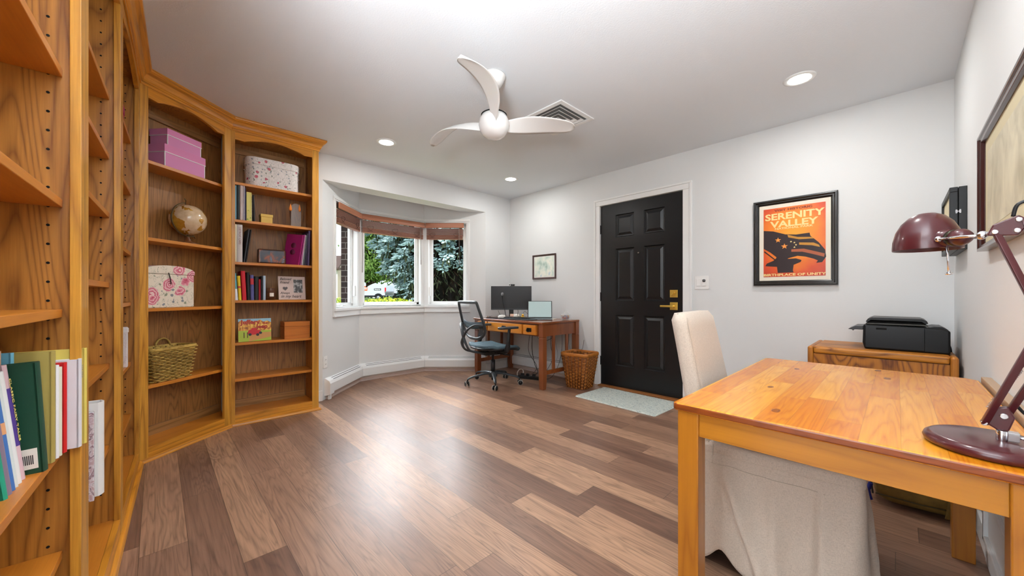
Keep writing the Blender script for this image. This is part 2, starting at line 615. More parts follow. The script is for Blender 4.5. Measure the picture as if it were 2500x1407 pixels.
M_brick = brickmat()
struct(boxes('ceiling_bay', [(-5.0, -4.0, .95, 3.5, 2.36, 2.45)], M_ceil))
names = ['left', 'middle', 'right']
openings = [(.235, .775), (.045, .83), (.06, .575)]      # window opening along each section
for i in range(3):
    p, q = Vector(bay_pts[i]), Vector(bay_pts[i + 1])
    d = q - p
    Wd = d.length
    ang = math.atan2(d.y, d.x)
    E0 = bpy.data.objects.new('tmp', None)
    mw = Matrix.Translation((p.x, p.y, 0)) @ Matrix.Rotation(ang, 4, 'Z')
    bpy.data.objects.remove(E0)
    o0, o1 = openings[i]
    z0, z1 = .90, 2.01
    T = .12
    ex0 = .0 if i == 0 else -.05
    ex1 = .0 if i == 2 else .05

    def place(o, par=None):
        if par is None:
            o.matrix_world = mw
        return o
    e0 = 0 if i == 0 else -T * math.tan(math.radians(22.5))
    e1 = 0 if i == 2 else T * math.tan(math.radians(22.5))
    bm = bmesh.new()
    # below, above, left and right of the opening (mitred at the back)
    for (a, b_, za, zb, m0, m1) in ((0, Wd, 0, z0, e0, e1), (0, Wd, z1, 2.4, e0, e1), (0, o0, z0, z1, e0, 0), (o1, Wd, z0, z1, 0, e1)):
        prism(bm, [(a, 0), (b_, 0), (b_ + m1, T), (a + m0, T)], za, zb, 'XY')
    w = struct(place(ob('wall_bay_' + names[i], bm, M_wall)))
    # casing on the room face
    c0 = .055
    cl = .14 if i == 0 else .0
    cr = .66 if i == 2 else Wd
    if i == 0:
        cl = .194
        co0 = .25
    else:
        co0 = .03
    # window: frame, sash, glass
    wi = bpy.data.objects.new('window_%d' % (i + 1), None)
    COL.objects.link(wi)
    wi.matrix_world = mw
    wi['kind'] = 'structure'
    a0, a1 = {0: (.245, .79), 1: (.03, .845), 2: (.03, .60)}[i]
    x_l = {0: .195, 1: 0.0, 2: 0.0}[i]
    x_r = {0: Wd, 1: Wd, 2: .63}[i]
    bm = bmesh.new()
    # top and bottom casing boards with a small step, then side casings
    for (za, zb, dp) in ((2.01, 2.062, .018), (2.028, 2.048, .024), (.815, .862, .018), (.862, .892, .032), (.80, .815, .026)):
        bx(bm, x_l + dp * .4 * (i > 0), x_r - dp * .4 * (i < 2), -dp, 0.001, za, zb)
    if i == 0:
        bx(bm, x_l, x_l + .045, -.0175, .001, .892, 2.01)
        bx(bm, x_l + .012, x_l + .026, -.024, .001, .892, 2.01)
    if i == 2:
        bx(bm, x_r - .05, x_r, -.0175, .001, .892, 2.01)
        bx(bm, x_r - .03, x_r - .014, -.024, .001, .892, 2.01)
    ob('window_casing', bm, M_trim, wi, .003)
    # mullion posts of the corners
    bm = bmesh.new()
    if i > 0:
        bx(bm, 0, o0, -.004, .002, .892, 2.012)
    if i < 2:
        bx(bm, o1, Wd, -.004, .002, .892, 2.012)
    if len(bm.verts):
        ob('mullion', bm, M_trim, wi, .001)
    else:
        bm.free()
    # sash frame set back in the opening
    s = .042
    fl = .09 if i == 0 else .02
    bm = bmesh.new()
    yb0, yb1 = .055, .10
    bx(bm, o0, o1, yb0, yb1, z0, z0 + .035)
    bx(bm, o0, o1, yb0, yb1, z1 - .045, z1)
    bx(bm, o0, o0 + .035, yb0, yb1, z0, z1)
    bx(bm, o1 - .035, o1, yb0, yb1, z0, z1)
    bx(bm, o0 + .03, o1 - .03, yb0 + .012, yb1 - .004, z0 + .03, z0 + .045)
    bx(bm, o1 - .048, o1 - .03, yb0 + .012, yb1 - .004, z0 + .03, z1 - .03)
    bx(bm, o0 + .03, o0 + .048, yb0 + .012, yb1 - .004, z0 + .03, z1 - .03)
    bx(bm, o0, o1, 0, yb0, z0 - .012, z0 + .006)
    bx(bm, o0, o1, 0, yb0, z1 - .006, z1 + .01)
    bx(bm, o0 - .008, o0 + .004, 0, yb0, z0, z1)
    bx(bm, o1 - .004, o1 + .008, 0, yb0, z0, z1)
    ob('window_frame', bm, M_trim, wi, .002)
    ob('pane', (lambda b: (bx(b, o0 + .045, o1 - .045, .082, .088, z0 + .04, z1 - .04), b)[1])(bmesh.new()), M_glass, wi)
    if i != 1:
        cx = .5 if i == 0 else .36
        bm = bmesh.new()
        bx(bm, cx - .05, cx + .05, .018, .05, z0 + .004, z0 + .018)
        tube(bm, [(cx - .04, .02, z0 + .022), (cx + .05, .016, z0 + .026), (cx + .06, .016, z0 + .02)], .005)
        ob('window_crank', bm, M_white, wi, .002)
        bm = bmesh.new()
        lx = o1 - .012 if i == 0 else o0 + .012
        bx(bm, lx - .008, lx + .008, .02, .05, 1.02, 1.14)
        ob('sash_lock', bm, M_white, wi, .002)
    # exterior brick cheek by the left window
    if i == 0:
        bm = bmesh.new()
        bx(bm, o1 - .012, o1 + .02, .112, .19, z0 - .3, z1 + .1)
        b_ = struct(place(ob('wall_exterior_brick', bm, M_brick)))
    # wooden blind, raised
    bl = thing('window_blind', {0: 'raised red-brown wooden blind in the left angled window of the bay, beside the bookcase',
                                1: 'raised red-brown wooden blind across the wide middle window of the bay',
                                2: 'raised red-brown wooden blind in the right angled window of the bay'}[i], 'blind', group='wooden blinds raised in the bay window')
    bl.matrix_world = mw
    b0, b1 = {0: (.25, .81), 1: (.012, .868), 2: (.03, .548)}[i]
    boxes('valance', [(b0, b1, -.048, -.03, 1.937, 2.004)], M_blind, bl, .006, seg=3)
    boxes('headrail', [(b0 + .01, b1 - .01, -.03, .012, 1.95, 1.998)], mat('brown_headrail', (70, 46, 38), .5), bl)
    bm = bmesh.new()
    for k in range(9):
        zz = 1.932 - k * .0095
        bx(bm, b0 + .012, b1 - .018, -.028, .022, zz - .0045, zz)
    ob('slats', bm, M_slat, bl)
    boxes('bottom_rail', [(b0 + .012, b1 - .018, -.03, .024, 1.785 + .0155 * q_, 1.798 + .0155 * q_) for q_ in range(4)], mat('brown_stack', (146, 98, 80), .4), bl, .003)
    for fx in ((.18, .8) if i != 1 else (.13, .5, .86)):
        bm = bmesh.new()
        cx = b0 + (b1 - b0) * fx
        tube(bm, spline([(cx - .03, -.033, 1.80), (cx + .03, -.036, 1.835), (cx + .03, -.036, 1.87), (cx - .03, -.034, 1.86), (cx - .02, -.034, 1.83), (cx + .03, -.036, 1.80)], 4), .0018, 5)
        ob('lift_cord', bm, mat('brown_cord', (84, 60, 52), .8), bl)
    wx = b1 - .02 if i == 0 else (b1 - .075 if i == 1 else b1 - .062)
    bm = bmesh.new()
    tube(bm, [(wx, -.05, 1.94), (wx + .004, -.056, 1.5)], .0035, 6)
    tube(bm, [(wx + .004, -.056, 1.5), (wx + .008, -.05, 1.44 if i else 1.30)], .0045, 6)
    ob('tilt_wand', bm, mat('grey_wand', (128, 120, 114), .4), bl)

# ---- baseboard heaters round the bay and behind the desk


def heater(x0, x1, mw, label, ends=(0, 0), slot=True, capl=False, capr=False, k0=0.0, k1=0.0):
    h = thing('baseboard_heater', label, 'heater', group='white baseboard heaters under the bay window')
    h.matrix_world = mw
    prof = [(0.0, .035), (-.058, .065), (-.06, .155), (-.048, .178), (-.012, .205), (0.0, .205)]

    def sweep(name, pr, m, a, b_):
        bm = bmesh.new()
        A = [bm.verts.new((a + (-y) * k0, y, z)) for y, z in pr]
        B = [bm.verts.new((b_ - (-y) * k1, y, z)) for y, z in pr]
        n = len(pr)
        bm.faces.new(A)
        bm.faces.new(B[::-1])
        for i in range(n):
            bm.faces.new((A[i], B[i], B[(i + 1) % n], A[(i + 1) % n]))
        return ob(name, bm, m, h, .002)
    sweep('front_cover', prof, M_heater, x0, x1)
    sweep('back_plate', [(0.0, .0), (-.03, .0), (-.03, .012), (-.016, .02), (-.016, .05), (0, .05)], mat('heater_back', (196, 176, 166), .5), x0, x1)
    # outlet slots on the sloped top, as dark strips laid on it, colour standing in for shade
    dy, dz = .036, .027
    L = math.hypot(dy, dz)
    for name, t0, t1 in (('air_slot', .16, .27), ('air_slot', .68, .78)):
        bm = bmesh.new()
        for s0, s1 in ((x0 + .07, x1 - .06),):
            pa = (-.048 + dy * t0, .178 + dz * t0)
            pb = (-.048 + dy * t1, .178 + dz * t1)
            ny, nz = -dz / L * .0012, dy / L * .0012
            vs = [bm.verts.new((s, y + ny * 1.0, z + nz)) for s in (s0, s1) for y, z in (pa, pb)]
            bm.faces.new((vs[0], vs[2], vs[3], vs[1]))
            vs2 = [bm.verts.new(v.co - Vector((0, ny, nz)) * 2) for v in vs]
            bm.faces.new((vs2[0], vs2[1], vs2[3], vs2[2]))
            for a, b_ in ((0, 1), (1, 3), (3, 2), (2, 0)):
                bm.faces.new((vs[a], vs[b_], vs2[b_], vs2[a]))
        ob(name, bm, M_dark, h)
    if capl or capr:
        bm = bmesh.new()
        xe = x0 if capl else x1
        prism(bm, [(0, .035), (-.062, .05), (-.0645, .158), (-.05, .184), (-.012, .209), (0, .209)], xe - .03, xe + .05, 'YZ')
        bx(bm, xe - .02, xe + .02, -.05, -.03, 0, .05)
        ob('end_cap', bm, M_heater, h, .003)
    return h


def wallm(p, q):
    d = Vector(q) - Vector(p)
    return Matrix.Translation((p[0], p[1], 0)) @ Matrix.Rotation(math.atan2(d.y, d.x), 4, 'Z'), d.length


tn = math.tan(math.radians(22.5))
mw, Ld = wallm(bay_pts[0], bay_pts[1])
heater(.06, Ld, mw, 'white baseboard heater on the left angled bay wall, its end cap beside the bookcase', capl=True, k1=tn)
mw, Ld = wallm(bay_pts[1], bay_pts[2])
heater(0, Ld, mw, 'white baseboard heater under the wide middle window of the bay', k0=tn, k1=tn)
mw, Ld = wallm(bay_pts[2], bay_pts[3])
heater(0, .77, mw, 'white baseboard heater with dark slots, under the right window behind the desk chair', k0=tn)
heater(.03, 1.36, Matrix.Translation((-3.88, DW, 0)), 'white baseboard heater on the door wall behind the desk legs and cables')

# baseboards
struct(boxes('baseboard_window', [(-3.88, -3.868, 1.05, 1.16, 0, .10)], M_trim, bevel=.003))
struct(boxes('baseboard_right_corner', [(-3.88, -3.865, 3.22, 3.6, 0, .10)], M_trim, bevel=.003))
struct(boxes('baseboard_door_wall', [(-2.49, -2.44, DW - .014, DW, 0, .10), (-1.353, .252, DW - .014, DW, 0, .10)], M_trim, bevel=.003))
struct(boxes('baseboard_right', [(.238, .252, 2.32, DW - .014, 0, .10)], M_trim, bevel=.003))
# low white panelled wainscot with a tan cap, on the right wall beside the table
bm = bmesh.new()
bx(bm, .236, .252, -.4, 2.315, 0, .685)
for (ya, yb, za, zb) in ((1.58, 2.27, .36, .63), (1.58, 2.27, .10, .30), (.78, 1.50, .10, .63), (.0, .70, .10, .63)):
    f = .022
    for r in ((ya, yb, za, za + f), (ya, yb, zb - f, zb), (ya, ya + f, za, zb), (yb - f, yb, za, zb)):
        bx(bm, .224, .238, *r)
struct(ob('trim_1', bm, M_trim, bevel=.004))
struct(boxes('trim_2', [(.226, .252, -.4, 2.32, .685, .712)], mat('tan_cap', (176, 148, 120), .5), bevel=.003))

# ------------------------------------------------------------------ front door
dr = bpy.data.objects.new('door_1', None)
COL.objects.link(dr)
dr.location = (-2.361, DW + .006, .012)
dr['kind'] = 'structure'
M_door = mat('black_door_paint', (24, 25, 27), .3, spec=.5, bump=.06, bscale=90)
DWd, DH = .919, 2.034
bm = bmesh.new()
pan = [(.186, .407, 1.663, 1.912), (.518, .739, 1.663, 1.912), (.186, .407, .957, 1.534), (.518, .739, .957, 1.534), (.186, .407, .237, .80), (.518, .739, .237, .80)]
# slab as rails and stiles, each panel raised inside its recess
xs = [0, .186, .407, .518, .739, DWd]
zs = [0, .237, .80, .957, 1.534, 1.663, 1.912, DH]
for i in range(5):
    for j in range(7):
        rec = i in (1, 3) and j in (1, 3, 5)
        if not rec:
            bx(bm, xs[i], xs[i + 1], 0, .044, zs[j], zs[j + 1])
        else:
            bx(bm, xs[i], xs[i + 1], .02, .04, zs[j], zs[j + 1])
bmesh.ops.remove_doubles(bm, verts=bm.verts, dist=.0001)
ob('slab', bm, M_door, dr)
for (a, b_, c, d_) in pan:
    bm = bmesh.new()
    # ogee moulding: sloped border then raised field
    loops = []
    for (ins, y) in ((0, 0.0), (.008, .012), (.02, .013), (.045, .003), (.05, .003)):
        loops.append([bm.verts.new(p) for p in ((a + ins, y, c + ins), (b_ - ins, y, c + ins), (b_ - ins, y, d_ - ins), (a + ins, y, d_ - ins))])
    for L0, L1 in zip(loops, loops[1:]):
        for k in range(4):
            bm.faces.new((L0[k], L0[(k + 1) % 4], L1[(k + 1) % 4], L1[k]))
    bm.faces.new(loops[-1])
    back = [bm.verts.new((v.co.x, .02, v.co.z)) for v in loops[0]]
    for k in range(4):
        bm.faces.new((loops[0][k], back[k], back[(k + 1) % 4], loops[0][(k + 1) % 4]))
    bm.faces.new(back[::-1])
    ob('raised_panel', bm, M_door, dr)
bm = bmesh.new()
lathe(bm, [(0, 0), (.009, 0), (.009, .004), (.006, .005), (0, .003)], 16, Matrix.Translation((.458, 0, 1.468)) @ Matrix.Rotation(PI / 2, 4, 'X'))
ob('peephole', bm, mat('dull_steel', (150, 145, 138), .3, metal=1), dr)
lk = boxes('deadbolt', [(.795, .870, -.008, 0, .995, 1.07)], M_brass, dr, .002)
bm = bmesh.new()
prism(bm, [(.812, 1.018), (.842, 1.052), (.850, 1.046), (.822, 1.012)], -.03, -.008, 'XZ')
ob('thumb_turn', bm, M_brass, lk, .002)
hn = boxes('door_handle', [(.795, .870, -.008, 0, .872, .947)], M_brass, dr, .002)
bm = bmesh.new()
tube(bm, [(.832, -.006, .909), (.832, -.05, .909)], .011, 12)
bx(bm, .715, .845, -.056, -.042, .899, .918)
ob('lever', bm, M_brass, hn, .003)
for z in (.27, 1.0, 1.77):
    bm = bmesh.new()
    bx(bm, -.022, .002, -.006, .0, z - .05, z + .05)
    tube(bm, [(-.01, -.009, z - .052), (-.01, -.009, z + .052)], .006, 8)
    ob('hinge', bm, M_black, dr, .001)
bm = bmesh.new()
for (x0, x1, z0, z1) in ((-2.44, -2.366, 0, 2.052), (-1.437, -1.353, 0, 2.052), (-2.44, -1.353, 2.0521, 2.105)):
    bx(bm, x0, x1, DW - .016, DW + .001, z0, z1)
for (x0, x1, z0, z1) in ((-2.442, -2.42, 0, 2.104), (-1.373, -1.351, 0, 2.104), (-2.442, -1.351, 2.1041, 2.125)):
    bx(bm, x0, x1, DW - .024, DW, z0, z1)
struct(ob('trim_3', bm, M_trim, bevel=.004))
struct(boxes('trim_4', [(-2.366, -1.437, 3.62, 3.70, 0.0, .014)], mat('oak_threshold', (150, 96, 50), .4), bevel=.004))
struct(boxes('wall_behind_door', [(-2.5, -1.3, DW + .06, DW + .14, 0, 2.1)], M_wall))

# ------------------------------------------------------------------ bookcases


M_strip = wood('oak_strip', (110, 76, 40), (176, 128, 76), 'X', 9, 8, .6, .4)


def bookcase(label, origin, ang, W, ops, k0, k1, ret=False, name='bookcase', DEP=.285, splay=0.0):
    """ops: (x0, x1, [shelf heights], peg side) ; local x along the face, y into the case"""
    t = thing(name, label, 'bookcase', (origin[0], origin[1], 0), ang, 'built-in oak bookcases along the wall')
    TOP, ZB = 2.335, .085
    edges = [0.0]
    for o in ops:
        edges += [o[0], o[1]]
    edges.append(W)
    for i in range(0, len(edges), 2):
        boxes('stile', [(edges[i], edges[i + 1], 0, .02, .0, TOP)], M_oakZ, t, .0015)
    for (x0, x1, shelves, _) in ops:
        # valance with an ogee arch
        bm = bmesh.new()
        w = x1 - x0
        n = 28
        P = []
        for k in range(n + 1):
            s = k / n
            e = min(s, 1 - s) * w
            h = 0.0
            if e > .045:
                u = min(1, (e - .045) / (w / 2 - .045))
                h = .04 * (math.sin(u * PI / 2) ** 1.2)
            P.append((x0 + s * w, 2.257 + h - .006 * math.exp(-((e - .06) / .02) ** 2)))
        P += [(x1, TOP), (x0, TOP)]
        prism(bm, P, .0005, .0195)
        ob('valance', bm, M_oakX, t)
        boxes('base_rail', [(x0, x1, .0005, .0195, 0, ZB)], M_oakX, t, .001)
        def slab(nm, g, ya, yb, za, zb, m, bev=0):
            q = splay / (DEP - .02)
            bmm = bmesh.new()
            prism(bmm, [(x0 - g - q * (ya - .02), ya), (x1 + g + q * (ya - .02), ya), (x1 + g + q * (yb - .02), yb), (x0 - g - q * (yb - .02), yb)], za, zb, 'XY')
            return ob(nm, bmm, m, t, bev)
        slab('bottom_deck', .0175, .02, DEP - .0125, ZB - .02, ZB - .001, M_shelf)
        slab('top_panel', .0175, .02, DEP - .0125, TOP - .02, TOP, M_oakSide)
        slab('back_panel', .0175, DEP - .012, DEP, .0, TOP, M_oakPan)
        slab('nailing_strip', .0, DEP - .03, DEP - .0125, ZB - .001, ZB + .06, M_strip, .001)
        slab('nailing_strip', .0, DEP - .03, DEP - .0125, 2.225, 2.275, M_strip, .001)
        for side, xa in ((0, x0 - .036), (1, x1 + .018)):
            bm = bmesh.new()
            if splay:
                sg = -1 if side == 0 else 1
                prism(bm, [(xa, .0202), (xa + .018, .0202), (xa + .018 + sg * splay, DEP - .0125), (xa + sg * splay, DEP - .0125)], 0, TOP, 'XY')
            else:
                bx(bm, xa, xa + .018, .0202, DEP - .0125, .0, TOP)
            xin = xa + .018 if side == 0 else xa
            for yy in (() if splay else (.058, .225)):
                for q in range(44):
                    zz = .2 + q * .048
                    s = .0006 if side == 0 else -.0006
                    prism(bm, [(yy + .0034 * math.cos(w8), zz + .0034 * math.sin(w8)) for w8 in [PI * (k8 + .5) / 4 for k8 in range(8)]], min(xin, xin + s), max(xin, xin + s), 'YZ', 1)
            ob('side_panel', bm, [M_oakSide, M_dark], t)
        for z in shelves:
            slab('shelf', .017, .034, DEP - .0125, z - .021, z, M_shelf, .0015)
    # crown moulding and shoe, mitred to the neighbours

    def sweep(nm, pr, a, b_, m, ret=False):
        bm = bmesh.new()
        cols = [[bm.verts.new((a + o * k0, -o, z)) for o, z in pr], [bm.verts.new((b_ - o * k1, -o, z)) for o, z in pr]]
        if ret:
            cols.append([bm.verts.new((b_ + o, .28, z)) for o, z in pr])
        n = len(pr)
        for A, B in zip(cols, cols[1:]):
            for i in range(n):
                bm.faces.new((A[i], B[i], B[(i + 1) % n], A[(i + 1) % n]))
        bm.faces.new(cols[0])
        bm.faces.new(cols[-1][::-1])
        return ob(nm, bm, m, t)
    sweep('crown_molding', [(0, 2.322), (.006, 2.322), (.007, 2.336), (.012, 2.338), (.012, 2.344), (.018, 2.350), (.021, 2.366), (.030, 2.382), (.042, 2.389), (.046, 2.391), (.046, 2.397), (.053, 2.400), (.055, 2.408), (.055, 2.4165), (0, 2.4165)], 0, W, M_oakX, ret)
    sweep('shoe_molding', [(0, 0), (.018, 0), (.018, .006), (.012, .017), (0, .022)], 0, W, M_oakX, ret)
    return t


PC = (-3.185, -.078)
P0 = (-3.6, .415)
CW = .6444
CA = math.atan2(P0[1] - PC[1], P0[0] - PC[0])
k_a = math.tan(math.radians(20))
k_b = math.tan(math.radians(24.1))
B_right = bookcase('oak bookcase standing beside the bay window, holding the vertical books, candle and picture book', P0, PI / 2, .63,
                   [(.024, .577, [1.931, 1.633, 1.295, .989, .650, .362], 0)], k_a, -1, True)
boxes('end_panel', [(.612, .63, .02, .28, 0, 2.335)], M_oakZ, B_right, .001)
B_corner = bookcase('oak corner bookcase set diagonally, holding pink boxes, the globe and a wicker basket', PC, CA, CW,
                    [(.048, .585, [1.883, 1.395, .947, .460], 0)], k_b, k_a, DEP=.228, splay=.185)
# the long one at the left of the picture: face line tilts a little
LA = math.atan2(.038, -1.0)
LW = 2.62
ux, uy = math.cos(LA), math.sin(LA)
LO = (PC[0] - ux * LW, PC[1] - uy * LW)


def Lx(x):
    return (x - LO[0]) / ux


B_long = bookcase('long oak bookcase nearest the camera at the left, with rows of books and peg holes', LO, LA, LW,
                  [(Lx(-.70), Lx(-1.468), [1.611, 1.276, .994, .641, .374], 1),
                   (Lx(-1.567), Lx(-2.266), [1.868, 1.620, 1.375, 1.083, .745, .404], 1),
                   (Lx(-2.352), Lx(-3.12), [1.945, 1.641, 1.283, .989, .636, .33], 1)], 0, k_b)


def frame(origin, ang):
    return Matrix.Translation((origin[0], origin[1], 0)) @ Matrix.Rotation(ang, 4, 'Z')


FR, FC, FL = frame(P0, PI / 2), frame(PC, CA), frame(LO, LA)

# ------------------------------------------------------------------ ceiling: downlights, fan, vent
M_lamp = mat('lamp_disc', (255, 255, 255), .5, emit=(255, 252, 246), es=14.0)


def downlight(x, y, label, power):
    t = thing('ceiling_light', label, 'ceiling light', (x, y, H), 0, 'recessed ceiling lights')
    bm = bmesh.new()
    lathe(bm, [(.062, -.001), (.062, -.006), (.078, -.007), (.086, -.003), (.086, 0)], 40)
    ob('trim_ring', bm, M_trim, t, smooth=True)
    bm = bmesh.new()
    lathe(bm, [(0, -.004), (.062, -.004), (.062, -.002), (0, -.002)], 32)
    ob('diffuser', bm, M_lamp, t)
    light('lamp_light', 'AREA', (0, 0, -.009), (0, 0, 0), power, .12, (1, .985, .965), parent=t)
    return t


DL = 6
downlight(-3.202, 1.494, 'round recessed ceiling light nearest the oak bookcases', DL)
downlight(-3.19, 3.038, 'round recessed ceiling light in front of the corner above the desk', DL)
downlight(-.433, 2.965, 'round recessed ceiling light above the poster, largest of those lit', DL)
downlight(-.433, 1.494, 'unseen recessed ceiling light added above the pine table, outside the picture', DL)  # unseen fourth lamp, assumed from the grid and added for light

M_fan = mat('fan_white', (226, 225, 222), .22, coat=.4)
fan = thing('ceiling_fan', 'white three-bladed ceiling fan with twisted glossy blades and a round motor', 'ceiling fan', (-1.763, 1.533, H))
bm = bmesh.new()
lathe(bm, [(.0, 0), (.072, 0), (.074, -.01), (.070, -.022), (.066, -.026), (.056, -.05), (.042, -.072), (.03, -.082), (.024, -.084), (.024, -.076), (0, -.07)], 40)
ob('canopy', bm, M_fan, fan, smooth=True)
bm = bmesh.new()
tube(bm, [(0, 0, -.07), (0, 0, -.2)], .0125, 16)
ob('downrod', bm, M_fan, fan)
bm = bmesh.new()
lathe(bm, [(.0125, -.16), (.02, -.165), (.027, -.2), (.032, -.225), (.05, -.245)], 32)
ob('rod_cover', bm, M_fan, fan, smooth=True)
bm = bmesh.new()
lathe(bm, [(0, -.232), (.05, -.237), (.078, -.255), (.093, -.285), (.096, -.315), (.088, -.35), (.068, -.378), (.04, -.394), (0, -.40)], 48)
ob('motor_housing', bm, M_fan, fan, smooth=True)
bm = bmesh.new()
lathe(bm, [(.07, -.242), (.082, -.25), (.08, -.256), (.066, -.25)], 40)
ob('seam_ring', bm, M_dark, fan, smooth=True)
for th, tl in ((55, 0.0), (199, -.03), (304, .10)):
    bm = bmesh.new()
    n, m = 26, 9
    R0, R1 = .03, .52
    top, bot = [], []
    for i in range(n + 1):
        s = i / n
        r = R0 + (R1 - R0) * s
        wd = .055 + .085 * math.sin(min(1, s * 1.25) * PI * .62) ** 1.2
        if s > .8:
            wd *= math.sqrt(max(.02, 1 - ((s - .8) / .2) ** 2 * .97))
        pit = -math.radians(60 * (1 - s) ** 2 + 11)
        swp = .05 * math.sin(s * PI) - .03 * s * s
        zc = -.325 + .05 * math.sin(s * PI * .9) + tl * s
        rt, rb = [], []
        for j in range(m + 1):
            t = j / m - .5
            cx = r
            cy = swp + t * wd * math.cos(pit)
            cz = zc + t * wd * math.sin(pit) + .010 * (1 - 4 * t * t)
            th2 = .006 * (1 - 4 * t * t) + .0012
            rt.append(bm.verts.new((cx, cy, cz + th2)))
            rb.append(bm.verts.new((cx, cy, cz - th2)))
        top.append(rt)
        bot.append(rb)
    for i in range(n):
        for j in range(m):
            bm.faces.new((top[i][j], top[i + 1][j], top[i + 1][j + 1], top[i][j + 1]))
            bm.faces.new((bot[i][j], bot[i][j + 1], bot[i + 1][j + 1], bot[i + 1][j]))
        for j in (0, m):
            bm.faces.new((top[i][j], bot[i][j], bot[i + 1][j], top[i + 1][j]))
    for i in (0, n):
        for j in range(m):
            bm.faces.new((top[i][j], top[i][j + 1], bot[i][j + 1], bot[i][j]))
    b = ob('blade', bm, M_fan, fan, smooth=True)
    b.rotation_euler = (0, 0, math.radians(th))

vent = thing('ceiling_vent', 'square white louvred air vent in the ceiling behind the fan', 'vent', (-1.85, 2.265, H))
bm = bmesh.new()
bx(bm, -.17, .17, -.17, .17, -.0015, -.0005)
ob('duct_backing', bm, mat('vent_shadow', (96, 95, 93), .8), vent)
bm = bmesh.new()
for (a, b_, c, d_) in ((-.205, .205, -.205, -.168), (-.205, .205, .168, .205), (-.205, -.168, -.168, .168), (.168, .205, -.168, .168)):
    bx(bm, a, b_, c, d_, -.009, 0)
ob('vent_frame', bm, M_trim, vent, .002)
for k in range(4):
    r = .15 - k * .038
    bm = bmesh.new()
    for a0, a1, inn in ((r, r - .02, 0),):
        lo = [(-a0, -a0), (a0, -a0), (a0, a0), (-a0, a0)]
        li = [(-a1, -a1), (a1, -a1), (a1, a1), (-a1, a1)]
        V = [[bm.verts.new((p[0], p[1], z)) for p in L] for L, z in ((lo, -.013), (li, -.004), (li, -.0025), (lo, -.0115))]
        for A, B in zip(V, V[1:] + V[:1]):
            for i in range(4):
                bm.faces.new((A[i], A[(i + 1) % 4], B[(i + 1) % 4], B[i]))
    ob('louvre', bm, M_trim, vent)
bm = bmesh.new()
for k in range(-16, 17):
    bx(bm, k * .01 - .0008, k * .01 + .0008, -.166, .166, -.003, -.002)
ob('fins', bm, mat('vent_fin', (150, 150, 148), .5), vent)

# ------------------------------------------------------------------ things on the walls


def wall_frame(name, label, cat, M, w, h, fw, dep, mfr, mart, mmat=None, matw=0.0, prof=None, group=None):
    """picture: local x right, z up, y into the wall; origin at lower-left corner of the frame"""
    t = thing(name, label, cat, group=group)
    t.matrix_world = M
    prof = prof or [(0, 0), (0, -dep), (fw * .35, -dep), (fw * .5, -dep * .8), (fw * .8, -dep * .75), (fw, -dep * .45), (fw, 0)]
    bm = bmesh.new()
    rg = []
    for ins, y in prof:
        rg.append([bm.verts.new(p) for p in ((ins, y, ins), (w - ins, y, ins), (w - ins, y, h - ins), (ins, y, h - ins))])
    for A, B in zip(rg, rg[1:] + rg[:1]):
        for k in range(4):
            bm.faces.new((A[k], A[(k + 1) % 4], B[(k + 1) % 4], B[k]))
    ob('picture_frame', bm, mfr, t, .0015)
    if mmat:
        boxes('picture_mat', [(fw - .004, w - fw + .004, -dep * .35, -dep * .25, fw - .004, h - fw + .004)], mmat, t)
    a = fw + matw - (.004 if matw == 0 else 0)
    if mart:
        boxes('picture', [(a, w - a, -dep * .37, -dep * .34, a, h - a)], mart, t)
    return t


def grad_mat(name, stops, scale=3.0, horizontal=False, rough=.4, distort=0.0):
    m, nt, b = newmat(name)
    tc = nt.n('ShaderNodeTexCoord').outputs['Object']
    x, y, z = nt.sep(tc)
    f = nt.noise(nt.vmath('MULTIPLY', tc, (scale, scale, scale * .7)), 1.0, 3, .5, distort)
    nt.l(nt.ramp(f, [(p, lin(c)) for p, c in stops]), b.inputs['Base Color'])
    b.inputs['Roughness'].default_value = rough
    return m


# poster
PW, PH = .543, .708
M_fblack = mat('black_frame_lacquer', (20, 19, 19), .22, coat=.4)
pm, nt, b = newmat('orange_print')
tc = nt.n('ShaderNodeTexCoord').outputs['Object']
x, y, z = nt.sep(tc)
dx = nt.m('SUBTRACT', x, .27)
dz = nt.m('MULTIPLY', nt.m('SUBTRACT', z, .40), .8)
dd = nt.m('ADD', nt.m('SQRT', nt.m('ADD', nt.m('MULTIPLY', dx, dx), nt.m('MULTIPLY', dz, dz))), nt.m('MULTIPLY', nt.m('SUBTRACT', nt.noise(tc, 9, 4), .5), .09))
nt.l(nt.ramp(dd, [(.03, lin((250, 168, 40))), (.15, lin((246, 140, 32))), (.24, lin((222, 84, 34))), (.34, lin((188, 52, 40)))]), b.inputs['Base Color'])
b.inputs['Roughness'].default_value = .35
poster = wall_frame('framed_poster', 'black framed orange SERENITY VALLEY poster on the wall right of the black door', 'poster',
                    Matrix.Translation((-.848, DW, 1.108)), PW, PH, .042, .03, M_fblack, pm, mat('cream_mat', (236, 228, 212), .8), .03,
                    [(0, 0), (0, -.02), (.006, -.03), (.016, -.03), (.022, -.022), (.03, -.022), (.034, -.017), (.042, -.012), (.042, 0)])
M_pdark = mat('poster_dark', (44, 28, 30), .4)
M_pcream = mat('poster_cream', (250, 222, 150), .4)
M_pred = mat('poster_dark_red', (130, 40, 30), .4)
M_pgold = mat('poster_gold', (198, 138, 44), .4)
yy = -.0115


def flat(nm, pts, m, par, y=yy, th=.0006):
    bm = bmesh.new()
    prism(bm, pts, y - th, y, 'XZ')
    return ob(nm, bm, m, par)


